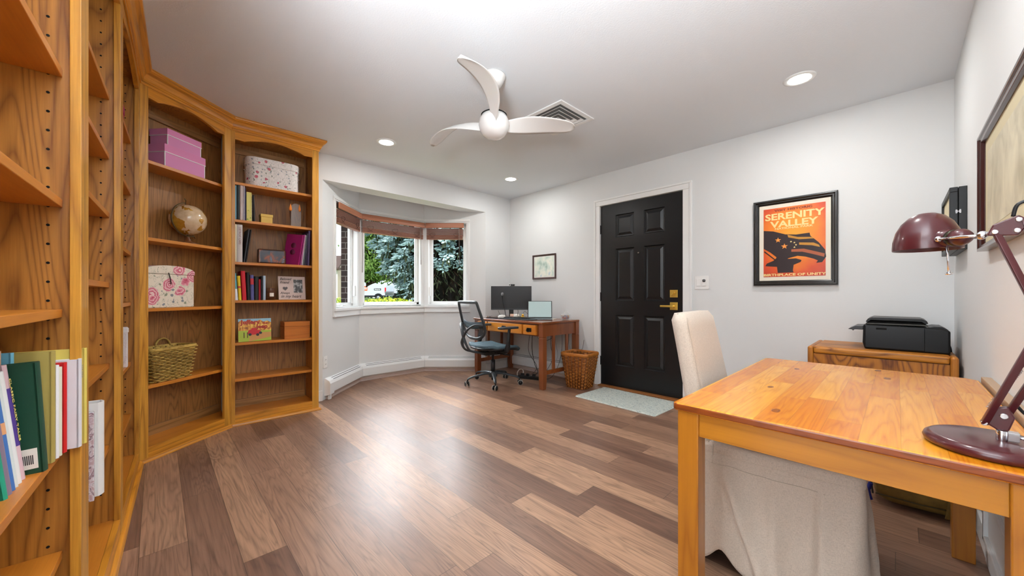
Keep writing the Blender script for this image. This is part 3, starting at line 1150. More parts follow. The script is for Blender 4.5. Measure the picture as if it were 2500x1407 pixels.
flat('flag', [(.073, .46), (.14, .448), (.22, .415), (.29, .405), (.375, .41), (.38, .385), (.43, .33), (.468, .27), (.474, .215), (.45, .175), (.415, .172), (.425, .19), (.40, .205), (.35, .225), (.30, .235), (.24, .22), (.22, .20), (.16, .235), (.12, .275), (.073, .31)], M_pdark, poster)
flat('flag_stripe', [(.235, .41), (.30, .385), (.39, .375), (.40, .362), (.31, .365), (.24, .388)], M_pgold, poster, yy - .0007)
flat('flag_stripe', [(.31, .34), (.40, .33), (.432, .31), (.438, .292), (.39, .31), (.31, .322)], M_pgold, poster, yy - .0007)
flat('flag_stripe', [(.26, .29), (.34, .288), (.42, .258), (.466, .24), (.462, .215), (.40, .24), (.33, .265), (.26, .27)], mat('poster_rust', (176, 92, 56), .4), poster, yy - .0007)


def star(cx, cz, r):
    return [(cx + (r if k % 2 == 0 else r * .4) * math.sin(k * PI / 5), cz + (r if k % 2 == 0 else r * .4) * math.cos(k * PI / 5)) for k in range(10)]


M_pstar = mat('poster_star', (244, 150, 60), .4)
flat('star', star(.172, .372, .022), M_pstar, poster, yy - .0007)
flat('star', star(.215, .318, .024), M_pstar, poster, yy - .0007)
for (cx, cz) in ((.258, .352), (.28, .342), (.29, .323), (.28, .305)):
    flat('star', star(cx, cz, .008), M_pcream, poster, yy - .0007)
flat('figure_silhouette', [(.085, .165), (.095, .185), (.14, .205), (.16, .225), (.165, .25), (.22, .245), (.235, .215), (.29, .215), (.325, .20), (.32, .185), (.275, .165), (.27, .12), (.275, .105), (.17, .105), (.165, .155), (.12, .16)], M_pdark, poster, yy - .001)
flat('flag_pole', [(.08, .29), (.155, .215), (.15, .21), (.075, .282)], M_pdark, poster, yy - .001)
T = lambda s, size, x, z, m, sx=1.0, bold=0.0, par=poster, y=yy - .0005, al='CENTER': text('lettering', s, size, m, par, (x, y, z), (PI / 2, 0, 0), sx, bold, .0003, al)
T('VISIT HISTORIC', .023, .27, .608, M_pred, 1.55, .0006)
T('SERENITY', .072, .272, .541, M_pcream, 1.22, .0022)
T('VALLEY', .070, .272, .479, M_pcream, 1.28, .0022)
T('NATIONAL PARK', .021, .272, .459, M_pcream, 1.5, .0006)
T('BIRTHPLACE OF UNITY', .027, .272, .079, M_pcream, 1.42, .0008)

small = wall_frame('framed_picture', 'small framed pale garden picture on the wall above the laptop', 'picture',
                   Matrix.Translation((-3.42, DW, 1.242)), .40, .325, .022, .018, mat('dark_mahogany', (66, 32, 28), .3, coat=.3),
                   grad_mat('garden_print', [(.3, (150, 176, 160)), (.45, (206, 220, 206)), (.6, (238, 238, 222)), (.75, (186, 202, 208))], 11, rough=.15), mat('white_mat', (232, 232, 226), .7), .012)
Mr = Matrix.Rotation(-PI / 2, 4, 'Z')
bigm = wall_frame('framed_print', 'large cream antique print in a mahogany frame on the right wall above the table', 'picture',
                  Matrix.Translation((.252, 2.387, 1.205)) @ Mr, .98, .455, .028, .03, mat('mahogany', (58, 24, 22), .25, coat=.4),
                  grad_mat('antique_print', [(.25, (176, 168, 138)), (.5, (204, 196, 168)), (.75, (222, 214, 184))], 9, rough=.5, distort=1.0), mat('cream_board', (214, 204, 170), .8), .05)
# display case
dc = thing('display_case', 'shallow black display case with a small silver clasp on the right wall beyond the lamp', 'display case')
dc.matrix_world = Matrix.Translation((.2515, 3.54, 1.27)) @ Mr
Mb = mat('black_case', (28, 30, 32), .45)
boxes('case_back', [(0, .51, -.029, 0, 0, .33)], Mb, dc, .002)
bm = bmesh.new()
for r in ((0, .51, 0, .025), (0, .51, .305, .33), (0, .025, .025, .305), (.485, .51, .025, .305)):
    bx(bm, r[0], r[1], -.06, -.031, r[2], r[3])
ob('case_lid', bm, Mb, dc, .002)
boxes('display_panel', [(.02, .49, -.050, -.046, .02, .31)], mat('cream_card', (226, 214, 178), .8), dc)
bm = bmesh.new()
for s in (-1, 1):
    prism(bm, [(-.03 + s * .005 - .005, .20), (-.03 + s * .005 + .005, .20), (-.03 + s * .007 + .002, .210), (-.03 + s * .007 - .002, .210)], .510, .5125, 'YZ')
    prism(bm, [(-.03 + s * .005 - .005, .20), (-.03 + s * .005 + .005, .20), (-.03 + s * .007 + .002, .190), (-.03 + s * .007 - .002, .190)], .510, .5125, 'YZ')
ob('clasp', bm, M_chrome, dc)
# switch plate, outlet
sw = thing('switch_plate', 'white double switch plate with a grey button on the wall right of the door', 'switch')
sw.matrix_world = Matrix.Translation((-1.329, DW, 1.085))
boxes('cover_plate', [(0, .125, -.006, 0, 0, .125)], M_white, sw, .002)
boxes('rocker', [(.018, .052, -.011, -.006, .03, .10)], M_white, sw, .002)
boxes('timer_switch', [(.068, .102, -.012, -.006, .03, .10)], M_white, sw, .002)
bm = bmesh.new()
lathe(bm, [(0, 0), (.014, 0), (.014, .003), (0, .004)], 24, Matrix.Translation((.085, -.012, .08)) @ Matrix.Rotation(PI / 2, 4, 'X'))
ob('button', bm, mat('grey_button', (84, 84, 86), .4), sw)
ou = thing('outlet', 'white double wall outlet between the oak bookcase and the baseboard heater', 'outlet')
mw, _l = wallm(bay_pts[0], bay_pts[1])
ou.matrix_world = mw @ Matrix.Translation((.012, 0, .31))
boxes('cover_plate', [(0, .07, -.005, 0, 0, .115)], M_white, ou, .0015)
for z in (.018, .063):
    s_ = boxes('socket', [(.018, .052, -.007, -.005, z, z + .034)], M_white, ou, .001)
    boxes('socket_slot', [(.026, .029, -.0074, -.006, z + .014, z + .024), (.041, .044, -.0074, -.006, z + .014, z + .024)], M_dark, s_)

# ------------------------------------------------------------------ books and things on the shelves


def book(F, x, z, th, h, dep, col, label, group, y=.045, lean=0.0, txt=None, tcol=(240, 236, 226), tsize=None, yaw=0.0, tilt=0.0, band=None, rough=.45):
    """spine faces out (local -y). x is the left edge at the foot"""
    t = thing('book', label, 'book', group=group)
    t.matrix_world = F @ Matrix.Translation((x, y, z)) @ Matrix.Rotation(yaw, 4, 'Z') @ Matrix.Rotation(tilt, 4, 'X') @ Matrix.Rotation(lean, 4, 'Y')
    c = mat('cover_%d_%d_%d' % tuple(col), col, rough)
    w = min(.003, th * .18)
    bm = bmesh.new()
    bx(bm, 0, w, 0, dep, 0, h)
    bx(bm, th - w, th, 0, dep, 0, h)
    # rounded spine
    n = 6
    P = [(w * 0 + th * k / n, -.004 * math.sin(PI * k / n)) for k in range(n + 1)]
    prism(bm, P + [(th, .003), (0, .003)], 0, h, 'XY')
    ob('cover', bm, c, t)
    boxes('pages', [(w, th - w, .003, dep - .004, .003, h - .003)], M_pages, t)
    if band:
        z0, z1, bc = band
        bm = bmesh.new()
        prism(bm, [(p[0], p[1] - .0006) for p in P] + [(th, 0), (0, 0)], h * z0, h * z1, 'XY')
        ob('spine_band', bm, mat('cover_%d_%d_%d' % tuple(bc), bc, rough), t)
    if txt:
        s = tsize or th * .62
        text('spine_title', txt, s, mat('ink_%d_%d_%d' % tuple(tcol), tcol, .5), t, (th / 2, -.0052, h * .93), (PI / 2, PI / 2, 0), 1.0, .0, .0003, 'LEFT', aligny='CENTER')
    return t


G2 = 'books on the second shelf beside the bay window'
book(FR, .026, 1.633, .012, .27, .2, (120, 170, 190), 'thin pale blue book at the left end above the DETROIT CARS book', G2)
book(FR, .040, 1.633, .018, .285, .2, (30, 42, 42), 'black-green upright book second from left on the shelf with the yellow notebook', G2)
book(FR, .060, 1.633, .020, .283, .21, (206, 192, 188), 'pale pink-grey upright book on the shelf with the yellow notebook', G2)
book(FR, .082, 1.633, .009, .282, .21, (226, 222, 232), 'thin white-lilac book beside the pale pink-grey one', G2)
book(FR, .092, 1.633, .007, .265, .21, (70, 74, 108), 'thin navy book behind the yellow notebook', G2)
# yellow notebook with spiral
nb = thing('notebook', 'yellow wirebound notebook with green leaves printed on its cover, standing on the second shelf', 'notebook')
nb.matrix_world = FR @ Matrix.Translation((.104, .045, 1.633)) @ Matrix.Rotation(.15, 4, 'Z')
boxes('cover', [(0, .036, 0, .003, 0, .235)], mat('yellow_cover', (226, 214, 120), .5), nb, .001)
boxes('leaf_print', [(.001, .035, -.0006, 0, 0, .09)], floral('leafy', (226, 214, 120), [(60, 120, 50), (110, 150, 60), (200, 190, 80)], [(50, 100, 44), (90, 130, 60), (40, 80, 40)], 60, 140), nb)
boxes('pages', [(.002, .04, .004, .2, .002, .22)], M_pages, nb)
bm = bmesh.new()
for k in range(18):
    zz = .01 + k * .012
    tube(bm, [(.042 + .006 * math.cos(a), .002 + .006 * math.sin(a), zz) for a in [q * PI / 4 for q in range(8)]], .0012, 4, closed=True)
ob('spiral', bm, M_black, nb)
dk = book(FR, .150, 1.633, .012, .215, .2, (34, 34, 40), 'dark thin album leaning behind the yellow notebook', G2, lean=-.03)


def box_lid(name, label, F, x, y, z, w, d, h, lh, m, mlid=None, yaw=0.0, cat='box', trim=None, group=None, over=.003, bev=.001):
    t = thing(name, label, cat, group=group)
    t.matrix_world = F @ Matrix.Translation((x, y, z)) @ Matrix.Rotation(yaw, 4, 'Z')
    boxes('box_body', [(0, w, 0, d, 0, h - lh)], m, t, bev)
    boxes('lid', [(-over, w + over, -over, d + over, h - lh, h)], mlid or m, t, bev)
    if trim:
        o = over + .0008
        e = .0035
        boxes('edge_trim', [(-o, w + o, -o, d + o, h - lh - .0005, h - lh + e)], trim, t)
        boxes('corner_trim', [(-.001, e, -.001, e, 0, h - lh)], trim, t)
        boxes('corner_trim', [(w - e, w + .001, -.001, e, 0, h - lh)], trim, t)
    return t


box_lid('gift_box', 'small square gold card box on the second shelf by the notebook', FR, .205, .06, 1.633, .082, .08, .075, .022, mat('gold_card', (226, 190, 92), .5))
# glass ornament with a burning match
gm = thing('glass_ornament', 'clear arched glass ornament with two orange flames on a thin match stick', 'ornament')
gm.matrix_world = FR @ Matrix.Translation((.415, .10, 1.633))
bm = bmesh.new()
P = [(.02, 0)] + [(.02 + .04 * (1 - math.cos(a)) , .17 + .045 * math.sin(a)) for a in [PI * k / 10 for k in range(11)]] + [(.10, 0)]
prism(bm, P, .0, .025)
ob('glass_slab', bm, M_clear, gm, .004)
bm = bmesh.new()
tube(bm, [(.012, -.004, 0), (.012, -.004, .09), (.014, -.004, .135)], [.003, .003, .005], 6)
ob('match_stick', bm, mat('burnt_stick', (84, 44, 22), .6), gm)
M_fl = mat('painted_flame', (246, 140, 30), .3)
for fx, fz, k in ((.014, .135, 1.0), (.085, .14, .8)):
    bm = bmesh.new()
    lathe(bm, [(0, 0), (.010 * k, .012), (.012 * k, .024), (.008 * k, .042), (.003, .06), (0, .07)], 12, Matrix.Translation((fx, -.003, fz)), sy=.5)
    ob('flame', bm, M_fl, gm, smooth=True)
G3 = 'books on the third shelf beside the bay window'
book(FR, .026, 1.295, .013, .30, .22, (238, 228, 196), 'thin cream book against the post left of DETROIT CARS', G3)
book(FR, .041, 1.295, .036, .30, .24, (206, 200, 196), 'thick pale grey book reading DETROIT CARS on its spine', G3, txt='DETROIT CARS', tcol=(140, 70, 66), tsize=.02)
book(FR, .083, 1.295, .010, .275, .2, (66, 70, 78), 'slate book leaning right of DETROIT CARS, nearer of two', G3, lean=.12)
book(FR, .096, 1.295, .009, .27, .2, (44, 42, 44), 'black leaning booklet beside the slate one', G3, lean=.125)
tin = thing('keepsake_tin', 'dark rectangular tin with fiery orange and blue artwork, leaning on the third shelf', 'tin')
tin.matrix_world = FR @ Matrix.Translation((.185, .07, 1.295)) @ Matrix.Rotation(-.06, 4, 'X')
M_tin = grad_mat('volcanic_print', [(.35, (44, 48, 62)), (.5, (70, 58, 60)), (.58, (150, 70, 40)), (.64, (84, 60, 52)), (.8, (110, 124, 146))], 17, rough=.2, distort=.8)
boxes('tin_body', [(0, .205, .0, .04, 0, .125)], mat('bronze_tin', (92, 62, 48), .3, metal=.6), tin, .012, seg=4)
boxes('tin_face', [(.008, .197, -.0015, .02, .006, .119)], M_tin, tin, .008, seg=4)
pb = thing('magenta_book', 'magenta hardback tilted with its cover turned outward on the third shelf', 'book')
pb.matrix_world = FR @ Matrix.Translation((.478, .045, 1.295)) @ Matrix.Rotation(.14, 4, 'Y') @ Matrix.Rotation(math.radians(38), 4, 'Z')
Mmg = mat('magenta_cover', (158, 36, 104), .4)
boxes('cover', [(-.008, -.0055, 0, .15, 0, .27), (.0055, .008, 0, .15, 0, .27), (-.008, .008, -.002, .003, 0, .27)], Mmg, pb)
boxes('pages', [(-.0055, .0055, .003, .146, .002, .268)], M_pages, pb)
for a, c in ((.15, .19), (.09, .13)):
    bm = bmesh.new()
    lathe(bm, [(0, 0), (.024, 0), (.024, .0008), (0, .0008)], 20, Matrix.Translation((-.008, .07, (a + c) / 2)) @ Matrix.Rotation(-PI / 2, 4, 'Y'))
    ob('cover_motif', bm, mat('magenta_dark', (104, 34, 74), .5), pb)
book(FR, .492, 1.295, .006, .275, .2, (222, 120, 190), 'thin pink-spined book just right of the magenta one', G3, lean=.13)
book(FR, .502, 1.295, .009, .27, .2, (206, 204, 206), 'pale grey magazine leaning between magenta and navy books', G3, lean=.11)
book(FR, .514, 1.295, .010, .27, .2, (104, 112, 118), 'mid-grey leaning book right of the magazine', G3, lean=.10)
book(FR, .528, 1.295, .018, .285, .21, (44, 36, 66), 'dark navy-violet book leaning near the right end of the third shelf', G3, lean=.06)
book(FR, .550, 1.295, .016, .31, .21, (96, 78, 118), 'dusty purple tall book last on the third shelf', G3, lean=.025)
G4 = 'books on the fourth shelf beside the candle'
book(FR, .026, .989, .022, .215, .16, (94, 160, 170), 'teal and white book first from the left on the candle shelf', G4, lean=-.06, band=(0, .42, (236, 238, 240)))
book(FR, .052, .989, .019, .195, .15, (236, 202, 44), 'yellow paperback with a red dot beside the tall red book', G4, lean=-.05, band=(.5, .58, (214, 80, 60)))
book(FR, .077, .989, .027, .236, .17, (204, 30, 44), 'tall bright red book on the candle shelf', G4, lean=-.045)
book(FR, .108, .989, .021, .226, .16, (24, 26, 28), 'tall black book right of the red one', G4, lean=-.03)
book(FR, .132, .989, .023, .206, .15, (92, 92, 150), 'violet paperback with red lettering panels on the candle shelf', G4, lean=-.02, band=(.62, .86, (196, 50, 60)))
book(FR, .159, .989, .025, .196, .15, (30, 36, 34), 'black-green paperback between violet and narrow red books', G4)
book(FR, .186, .989, .013, .172, .14, (170, 30, 42), 'short narrow dark red book on the candle shelf', G4)
book(FR, .200, .989, .014, .196, .14, (22, 22, 24), 'slim plain black book beside the pale blue one', G4)
book(FR, .216, .989, .018, .203, .15, (176, 196, 214), 'pale blue book at the right end of the row next to the candle', G4)
cj = thing('jar_candle', 'amber glass jar candle with a white label between the books and the photo plaque', 'candle')
cj.matrix_world = FR @ Matrix.Translation((.277, .085, .989))
bm = bmesh.new()
lathe(bm, [(0, 0), (.034, 0), (.037, .004), (.037, .098), (.035, .102), (.034, .098), (.034, .006), (0, .006)], 32)
ob('glass_jar', bm, mat('amber_glass', (110, 66, 40), .06, alpha=.55), cj, smooth=True)
bm = bmesh.new()
lathe(bm, [(0, .007), (.033, .007), (.033, .06), (0, .06)], 32)
ob('wax', bm, mat('brown_wax', (92, 44, 28), .5), cj, smooth=True)
bm = bmesh.new()
A0 = [math.radians(a) for a in range(-110, -60, 8)]
V = [[bm.verts.new((.0375 * math.cos(a), .0375 * math.sin(a), z)) for a in A0] for z in (.03, .06)]
for i in range(len(A0) - 1):
    bm.faces.new((V[0][i], V[0][i + 1], V[1][i + 1], V[1][i]))
ob('label', bm, M_paper, cj)
pl = thing('photo_plaque', 'pale pink plaque reading Beloved Friend Always in my heart with a dog photo', 'photo frame')
pl.matrix_world = FR @ Matrix.Translation((.335, .07, .991)) @ Matrix.Rotation(.07, 4, 'Z') @ Matrix.Rotation(-.13, 4, 'X')
boxes('board', [(0, .212, 0, .012, 0, .205)], mat('blush_board', (212, 192, 184), .7), pl, .0015)
M_ink = mat('black_ink', (34, 28, 30), .6)
TP = lambda s, size, x, z, sx=.9: text('lettering', s, size, M_ink, pl, (x, -.0006, z), (PI / 2, 0, 0), sx, .0003, .0003, 'LEFT', shear=.35)
TP('Beloved', .030, .012, .172)
TP('Friend', .030, .012, .142)
TP('Always', .028, .012, .050)
TP('in my heart', .036, .016, .018, .95)
boxes('photograph', [(.118, .19, -.0012, 0, .062, .178)], grad_mat('dog_photo', [(.3, (30, 30, 30)), (.5, (96, 96, 96)), (.62, (190, 190, 190)), (.8, (60, 60, 60))], 38, rough=.3), pl)
bm = bmesh.new()
P = [(.052 + .0185 * (math.sin(a) ** 3), .098 + .0014 * (13 * math.cos(a) - 5 * math.cos(2 * a) - 2 * math.cos(3 * a) - math.cos(4 * a)) * .85) for a in [2 * PI * k / 24 for k in range(24)]]
prism(bm, P, -.003, 0)
ob('heart_charm', bm, mat('dark_pewter', (90, 84, 84), .35, metal=.7), pl)
pbk = thing('picture_book', 'landscape children\'s picture book with a red car on its cover, leaning on the fifth shelf', 'book')
pbk.matrix_world = FR @ Matrix.Translation((.052, .06, .652)) @ Matrix.Rotation(-.10, 4, 'X')
boxes('cover', [(0, .226, 0, .0025, 0, .185), (0, .226, .009, .0115, 0, .185), (0, .003, 0, .011, 0, .185)], mat('orange_cover', (224, 150, 60), .3), pbk)
boxes('pages', [(.003, .222, .0026, .009, .003, .182)], M_pages, pbk)
F2 = lambda nm, p, c, y=-.0006, th=.0005: flat(nm, p, mat('ink_%d_%d_%d' % tuple(c), c, .35), pbk, y, th)
F2('sky', [(0, .13), (.226, .13), (.226, .185), (0, .185)], (150, 196, 214))
flat('autumn_trees', [(0, .09), (.226, .085), (.226, .15), (.20, .165), (.17, .158), (.15, .175), (.11, .16), (.08, .172), (.04, .165), (.02, .175), (0, .16)], grad_mat('foliage_print', [(.35, (150, 80, 30)), (.5, (220, 150, 50)), (.65, (240, 200, 90))], 60), pbk, -.0011)
F2('meadow', [(0, 0), (.226, 0), (.226, .09), (.12, .085), (0, .10)], (170, 190, 60), -.0011)
F2('track', [(.07, 0), (.226, .03), (.226, .07), (.12, .07), (.08, .055)], (206, 150, 84), -.0016)
F2('car_body', [(.062, .062), (.068, .092), (.085, .096), (.092, .108), (.12, .106), (.125, .092), (.15, .088), (.155, .066), (.14, .055), (.08, .052)], (206, 34, 48), -.0021)
for cx, cz in ((.078, .056), (.13, .052), (.15, .066)):
    F2('car_wheel', [(cx + .011 * math.cos(a), cz + .011 * math.sin(a)) for a in [2 * PI * k / 12 for k in range(12)]], (40, 40, 46), -.0026)
for cx in (.035, .058):
    F2('fence_post', [(cx, .03), (cx + .006, .03), (cx + .006, .075), (cx, .075)], (90, 60, 36), -.0021)
Mred = mat('title_red', (176, 40, 28), .4)
text('title', 'Jeffery', .050, Mred, pbk, (.018, -.0022, .142), (PI / 2, 0, 0), 1.0, .0016, .0004)
text('title', 'the', .026, Mred, pbk, (.166, -.0022, .138), (PI / 2, 0, 0), 1.0, .0008, .0004)
text('title', 'Jeep', .046, Mred, pbk, (.122, -.0022, .104), (PI / 2, 0, 0), 1.0, .0016, .0004)
wb = box_lid('wooden_box', 'small hinged wooden box with finger joints at the right end of the fifth shelf', FR, .372, .05, .650, .2, .15, .148, .042,
             wood('recipe_box_wood', (150, 74, 20), (212, 128, 48), 'X', 7, 8, .5, .35, .3, .2), cat='box', over=.0)
boxes('lid_gap', [(-.0005, .2005, -.0005, .1505, .1045, .1065)], M_dark, wb)
ovb = thing('storage_box', 'oval white storage box printed with small pink flowers, on the top shelf by the window', 'box')
ovb.matrix_world = FR @ Matrix.Translation((.30, .145, 1.931))
M_fl1 = floral('fine_floral', (232, 226, 222), [(186, 70, 100), (214, 130, 140), (170, 60, 80)], [(96, 116, 96), (128, 140, 150), (90, 88, 84)], 21, 50, r1=.25, few=.3)


def rrect(w, d, r, n=6):
    P = []
    for cx, cy, a0 in ((w / 2 - r, -d / 2 + r, -90), (w / 2 - r, d / 2 - r, 0), (-w / 2 + r, d / 2 - r, 90), (-w / 2 + r, -d / 2 + r, 180)):
        for k in range(n + 1):
            a = math.radians(a0 + 90 * k / n)
            P.append((cx + r * math.cos(a), cy + r * math.sin(a)))
    return P


bm = bmesh.new()
prism(bm, rrect(.39, .19, .07), 0, .178, 'XY')
ob('box_body', bm, M_fl1, ovb)
bm = bmesh.new()
prism(bm, rrect(.40, .20, .075), .178, .24, 'XY')
ob('lid', bm, M_fl1, ovb, .006)
for sx_ in (-.202, .2):
    boxes('handle', [(sx_ - .004, sx_ + .006, -.02, .02, .13, .138)], M_chrome, ovb, .002)

# corner bookcase
M_pk = mat('pink_card', (224, 146, 194), .6)
M_pkd = mat('pink_lid', (226, 142, 190), .6)
box_lid('gift_box', 'larger pink card box with white edging, lower of the two stacked on the corner bookcase', FC, .188, .05, 1.883, .283, .15, .15, .055, M_pk, M_pkd, trim=M_white, group='pink boxes stacked on the corner bookcase')
box_lid('gift_box', 'smaller pink card box with white edging, upper of the two stacked on the corner bookcase', FC, .212, .058, 2.034, .236, .13, .11, .045, M_pk, M_pkd, trim=M_white, group='pink boxes stacked on the corner bookcase')
gl = thing('globe', 'antique tan desk globe tilted on a turned wooden stand in the corner bookcase', 'globe')
gl.matrix_world = FC @ Matrix.Translation((.412, .122, 1.395))
bm = bmesh.new()
lathe(bm, [(0, 0), (.062, 0), (.064, .005), (.058, .010), (.05, .013), (.03, .018), (.02, .024), (.018, .032), (.012, .042), (.009, .05), (.012, .055), (0, .056)], 32)
ob('stand', bm, wood('turned_wood', (92, 50, 24), (150, 96, 56), 'Z'), gl, smooth=True)
gmm, nt, b = newmat('antique_globe')
tc = nt.n('ShaderNodeTexCoord').outputs['Object']
ns = nt.noise(tc, 9.5, 4, .55, .2)
land = nt.m('GREATER_THAN', ns, .53)
sea = nt.ramp(nt.noise(tc, 25, 3), [(.3, lin((206, 176, 138))), (.7, lin((232, 208, 172)))])
ld_ = nt.ramp(nt.noise(tc, 14, 3), [(.35, lin((150, 96, 30))), (.65, lin((214, 164, 62)))])
nt.l(nt.mix(land, sea, ld_), b.inputs['Base Color'])
b.inputs['Roughness'].default_value = .18
b.inputs['Coat Weight'].default_value = .5
bm = bmesh.new()
bmesh.ops.create_uvsphere(bm, u_segments=48, v_segments=24, radius=.108)
sp_ = ob('ball', bm, gmm, gl, smooth=True)
sp_.location = (0, 0, .178)
sp_.rotation_euler = (.2, math.radians(-28), .6)
bm = bmesh.new()
ringp = []
for k in range(25):
    a = math.radians(100 + 190 * k / 24)
    ringp.append((.119 * math.cos(a), -.0, .178 + .119 * math.sin(a)))
tube(bm, ringp, .005, 8, flat=(.7, 1.4), up=(0, 1, 0))
tube(bm, [(ringp[0][0], 0, ringp[0][2] - .01), (ringp[0][0] + .004, 0, ringp[0][2] + .02), (ringp[0][0] - .006, 0, ringp[0][2] + .03)], .003, 6)
tube(bm, [(0, 0, .05), (0, 0, .07)], .006, 8)
tube(bm, [(ringp[-1][0] - .004, 0, ringp[-1][2] + .006), (ringp[-1][0] + .012, 0, ringp[-1][2] - .014)], .003, 6)
ob('meridian_arc', bm, mat('aged_brass', (112, 98, 66), .35, metal=.6), gl, smooth=True)
fbx = thing('storage_box', 'white floral trunk box with large pink roses and a domed lid, on the corner bookcase', 'box')
fbx.matrix_world = FC @ Matrix.Translation((.068, .05, .947))
M_fl2 = floral('rose_floral', (238, 226, 206), [(196, 58, 92), (228, 140, 156), (244, 214, 210)], [(120, 130, 96), (96, 110, 126), (200, 150, 90)], 10.5, 30, r1=.47, few=.2)
boxes('box_body', [(0, .322, 0, .15, 0, .222)], M_fl2, fbx, .006)
bm = bmesh.new()
P = [(-.003, .223), (.325, .223), (.325, .243)] + [(.161 + .164 * math.cos(a), .243 + .038 * math.sin(a)) for a in [PI * k / 14 for k in range(1, 14)]] + [(-.003, .243)]
prism(bm, P, -.003, .153)
ob('lid', bm, M_fl2, fbx, .003)
bm = bmesh.new()
tube(bm, [(.14, -.006, .232), (.15, -.008, .19), (.156, -.006, .155)], .003, 6)
ob('clasp_cord', bm, mat('dark_cord', (60, 56, 52), .7), fbx)


def basket(t, tw, td, bw, bd, h, rows, stakes, sr, m, flatf, corner, inner, amp, rim=.006):
    """woven basket: wavy strands run round a rounded-square wall past upright stakes"""
    bm = bmesh.new()
    per = []
    N = stakes * 4

    def wall(z, k, off=0.0):
        f = z / h
        w, d = bw + (tw - bw) * f, bd + (td - bd) * f
        P = rrect(w + off * 2, d + off * 2, corner, 5)
        # resample evenly
        L = [0]
        for i in range(len(P)):
            a, b = P[i], P[(i + 1) % len(P)]
            L.append(L[-1] + math.hypot(a[0] - b[0], a[1] - b[1]))
        out = []
        for q in range(k):
            s = L[-1] * q / k
            i = max(j for j in range(len(P)) if L[j] <= s)
            u = (s - L[i]) / max(1e-6, L[i + 1] - L[i])
            a, b = P[i], P[(i + 1) % len(P)]
            out.append((a[0] + (b[0] - a[0]) * u, a[1] + (b[1] - a[1]) * u))
        return out
    for r in range(rows):
        z = h * (r + .5) / rows
        A = wall(z, N, amp)
        B = wall(z, N, -amp)
        pts = []
        for q in range(N):
            s = .5 + .5 * math.sin(2 * PI * q / 8 + (PI if r % 2 else 0))
            pts.append((A[q][0] * s + B[q][0] * (1 - s), A[q][1] * s + B[q][1] * (1 - s), z + random.uniform(-.0006, .0006)))
        tube(bm, pts, sr, 6, closed=True, flat=flatf)
    ob('woven_wall', bm, m, t, smooth=True)
    bm = bmesh.new()
    b0, b1 = wall(0, N, -amp * .2), wall(h, N, -amp * .2)
    for q in range(0, N, 4):
        tube(bm, [(b0[q][0], b0[q][1], 0.002), (b1[q][0], b1[q][1], h)], sr * .9, 5)
    prism(bm, [p for p in wall(0, 24, 0)], 0.0, .006, 'XY')
    ob('stakes_and_base', bm, inner, t)  # inner colour is kept dark, putting shade into the weave gaps
    bm = bmesh.new()
    tube(bm, [(p[0], p[1], h) for p in wall(h, 48, .001)], rim, 8, closed=True, flat=(.6, 1.6))
    ob('rim', bm, m, t, smooth=True)


M_wick = wood('seagrass', (112, 84, 26), (206, 170, 84), 'X', 5, 30, 12, .7, .5, .6)
bk_ = thing('wicker_basket', 'tan seagrass basket with a looped end handle, on the low shelf of the corner bookcase', 'basket')
bk_.matrix_world = FC @ Matrix.Translation((.252, .12, .460))
basket(bk_, .30, .165, .235, .13, .215, 19, 22, .0062, M_wick, (1, .8), .02, mat('seagrass_shade', (64, 46, 14), .8), .0065, .008)
for sx_ in (1,):
    bm = bmesh.new()
    pts = [(.052 + .05 * math.cos(a) * 1.0, sx_ * .08, .21 + .06 * math.sin(a)) for a in [PI * k / 12 for k in range(13)]]
    tube(bm, pts, .006, 8)
    ob('basket_handle', bm, M_wick, bk_, smooth=True)

# long bookcase: the row at the left edge. every spine faces out (local -y), x measured along the shelf
GL = 'books standing on the low shelf at the left edge'
ZS = .641


def LB(xw, th, h, dep, col, label, y=.02, **k):
    return book(FL, Lx(xw), ZS, th, h, dep, col, label, GL, y=y, **k)


yb = LB(-1.475, .014, .25, .2, (222, 202, 100), 'yellow hardback last in the low row, against the oak side panel', y=-.004)
wbk = LB(-1.447, .026, .225, .2, (228, 226, 232), 'thick white hardback between the yellow and the red book', y=.002, txt='The Very', tcol=(120, 120, 120), tsize=.009)
LB(-1.420, .018, .222, .16, (212, 34, 34), 'bright red slim book in the low row at the left edge', y=.022)
LB(-1.398, .013, .215, .18, (224, 222, 200), 'cream booklet left of the bright red book', y=.026)
LB(-1.382, .012, .222, .18, (238, 238, 240), 'thin white book between cream booklet and marbled book', y=.028)
LB(-1.352, .027, .258, .2, (176, 158, 84), 'tall marbled olive-yellow book behind the big green one', y=.030, rough=.6)
gb = LB(-1.300, .030, .242, .175, (18, 70, 50), 'large dark green hardback with a barcode sticker at its foot', y=.032, tilt=-.05)
o = boxes('barcode_label', [(-.0008, 0, .006, .075, .012, .056)], M_paper, gb)
boxes('barcode', [(-.0012, -.0008, .012 + k * .0026 + (k > 9) * .006, .0134 + k * .0026 + (k > 9) * .006, .022, .042) for k in range(18)], M_ink, gb)
LB(-1.342, .008, .262, .12, (120, 196, 226), 'light blue book showing its top behind the green hardback', y=.085)
LB(-1.333, .006, .268, .12, (222, 178, 152), 'peach booklet showing its top behind the green hardback', y=.10)
LB(-1.268, .020, .245, .14, (222, 190, 196), 'pink book with a violet band reading CLASSIC FAIRY TALES', y=.056, tilt=-.10, band=(.30, .80, (84, 62, 146)), txt='   CLASSIC FAIRY TALES', tcol=(240, 220, 120), tsize=.014)
LB(-1.246, .018, .235, .14, (236, 238, 236), 'plain white book left of the pink fairy tale book', y=.056, tilt=-.10)
LB(-1.228, .012, .225, .14, (222, 230, 226), 'pale white booklet beside the blue story book', y=.056, tilt=-.10)
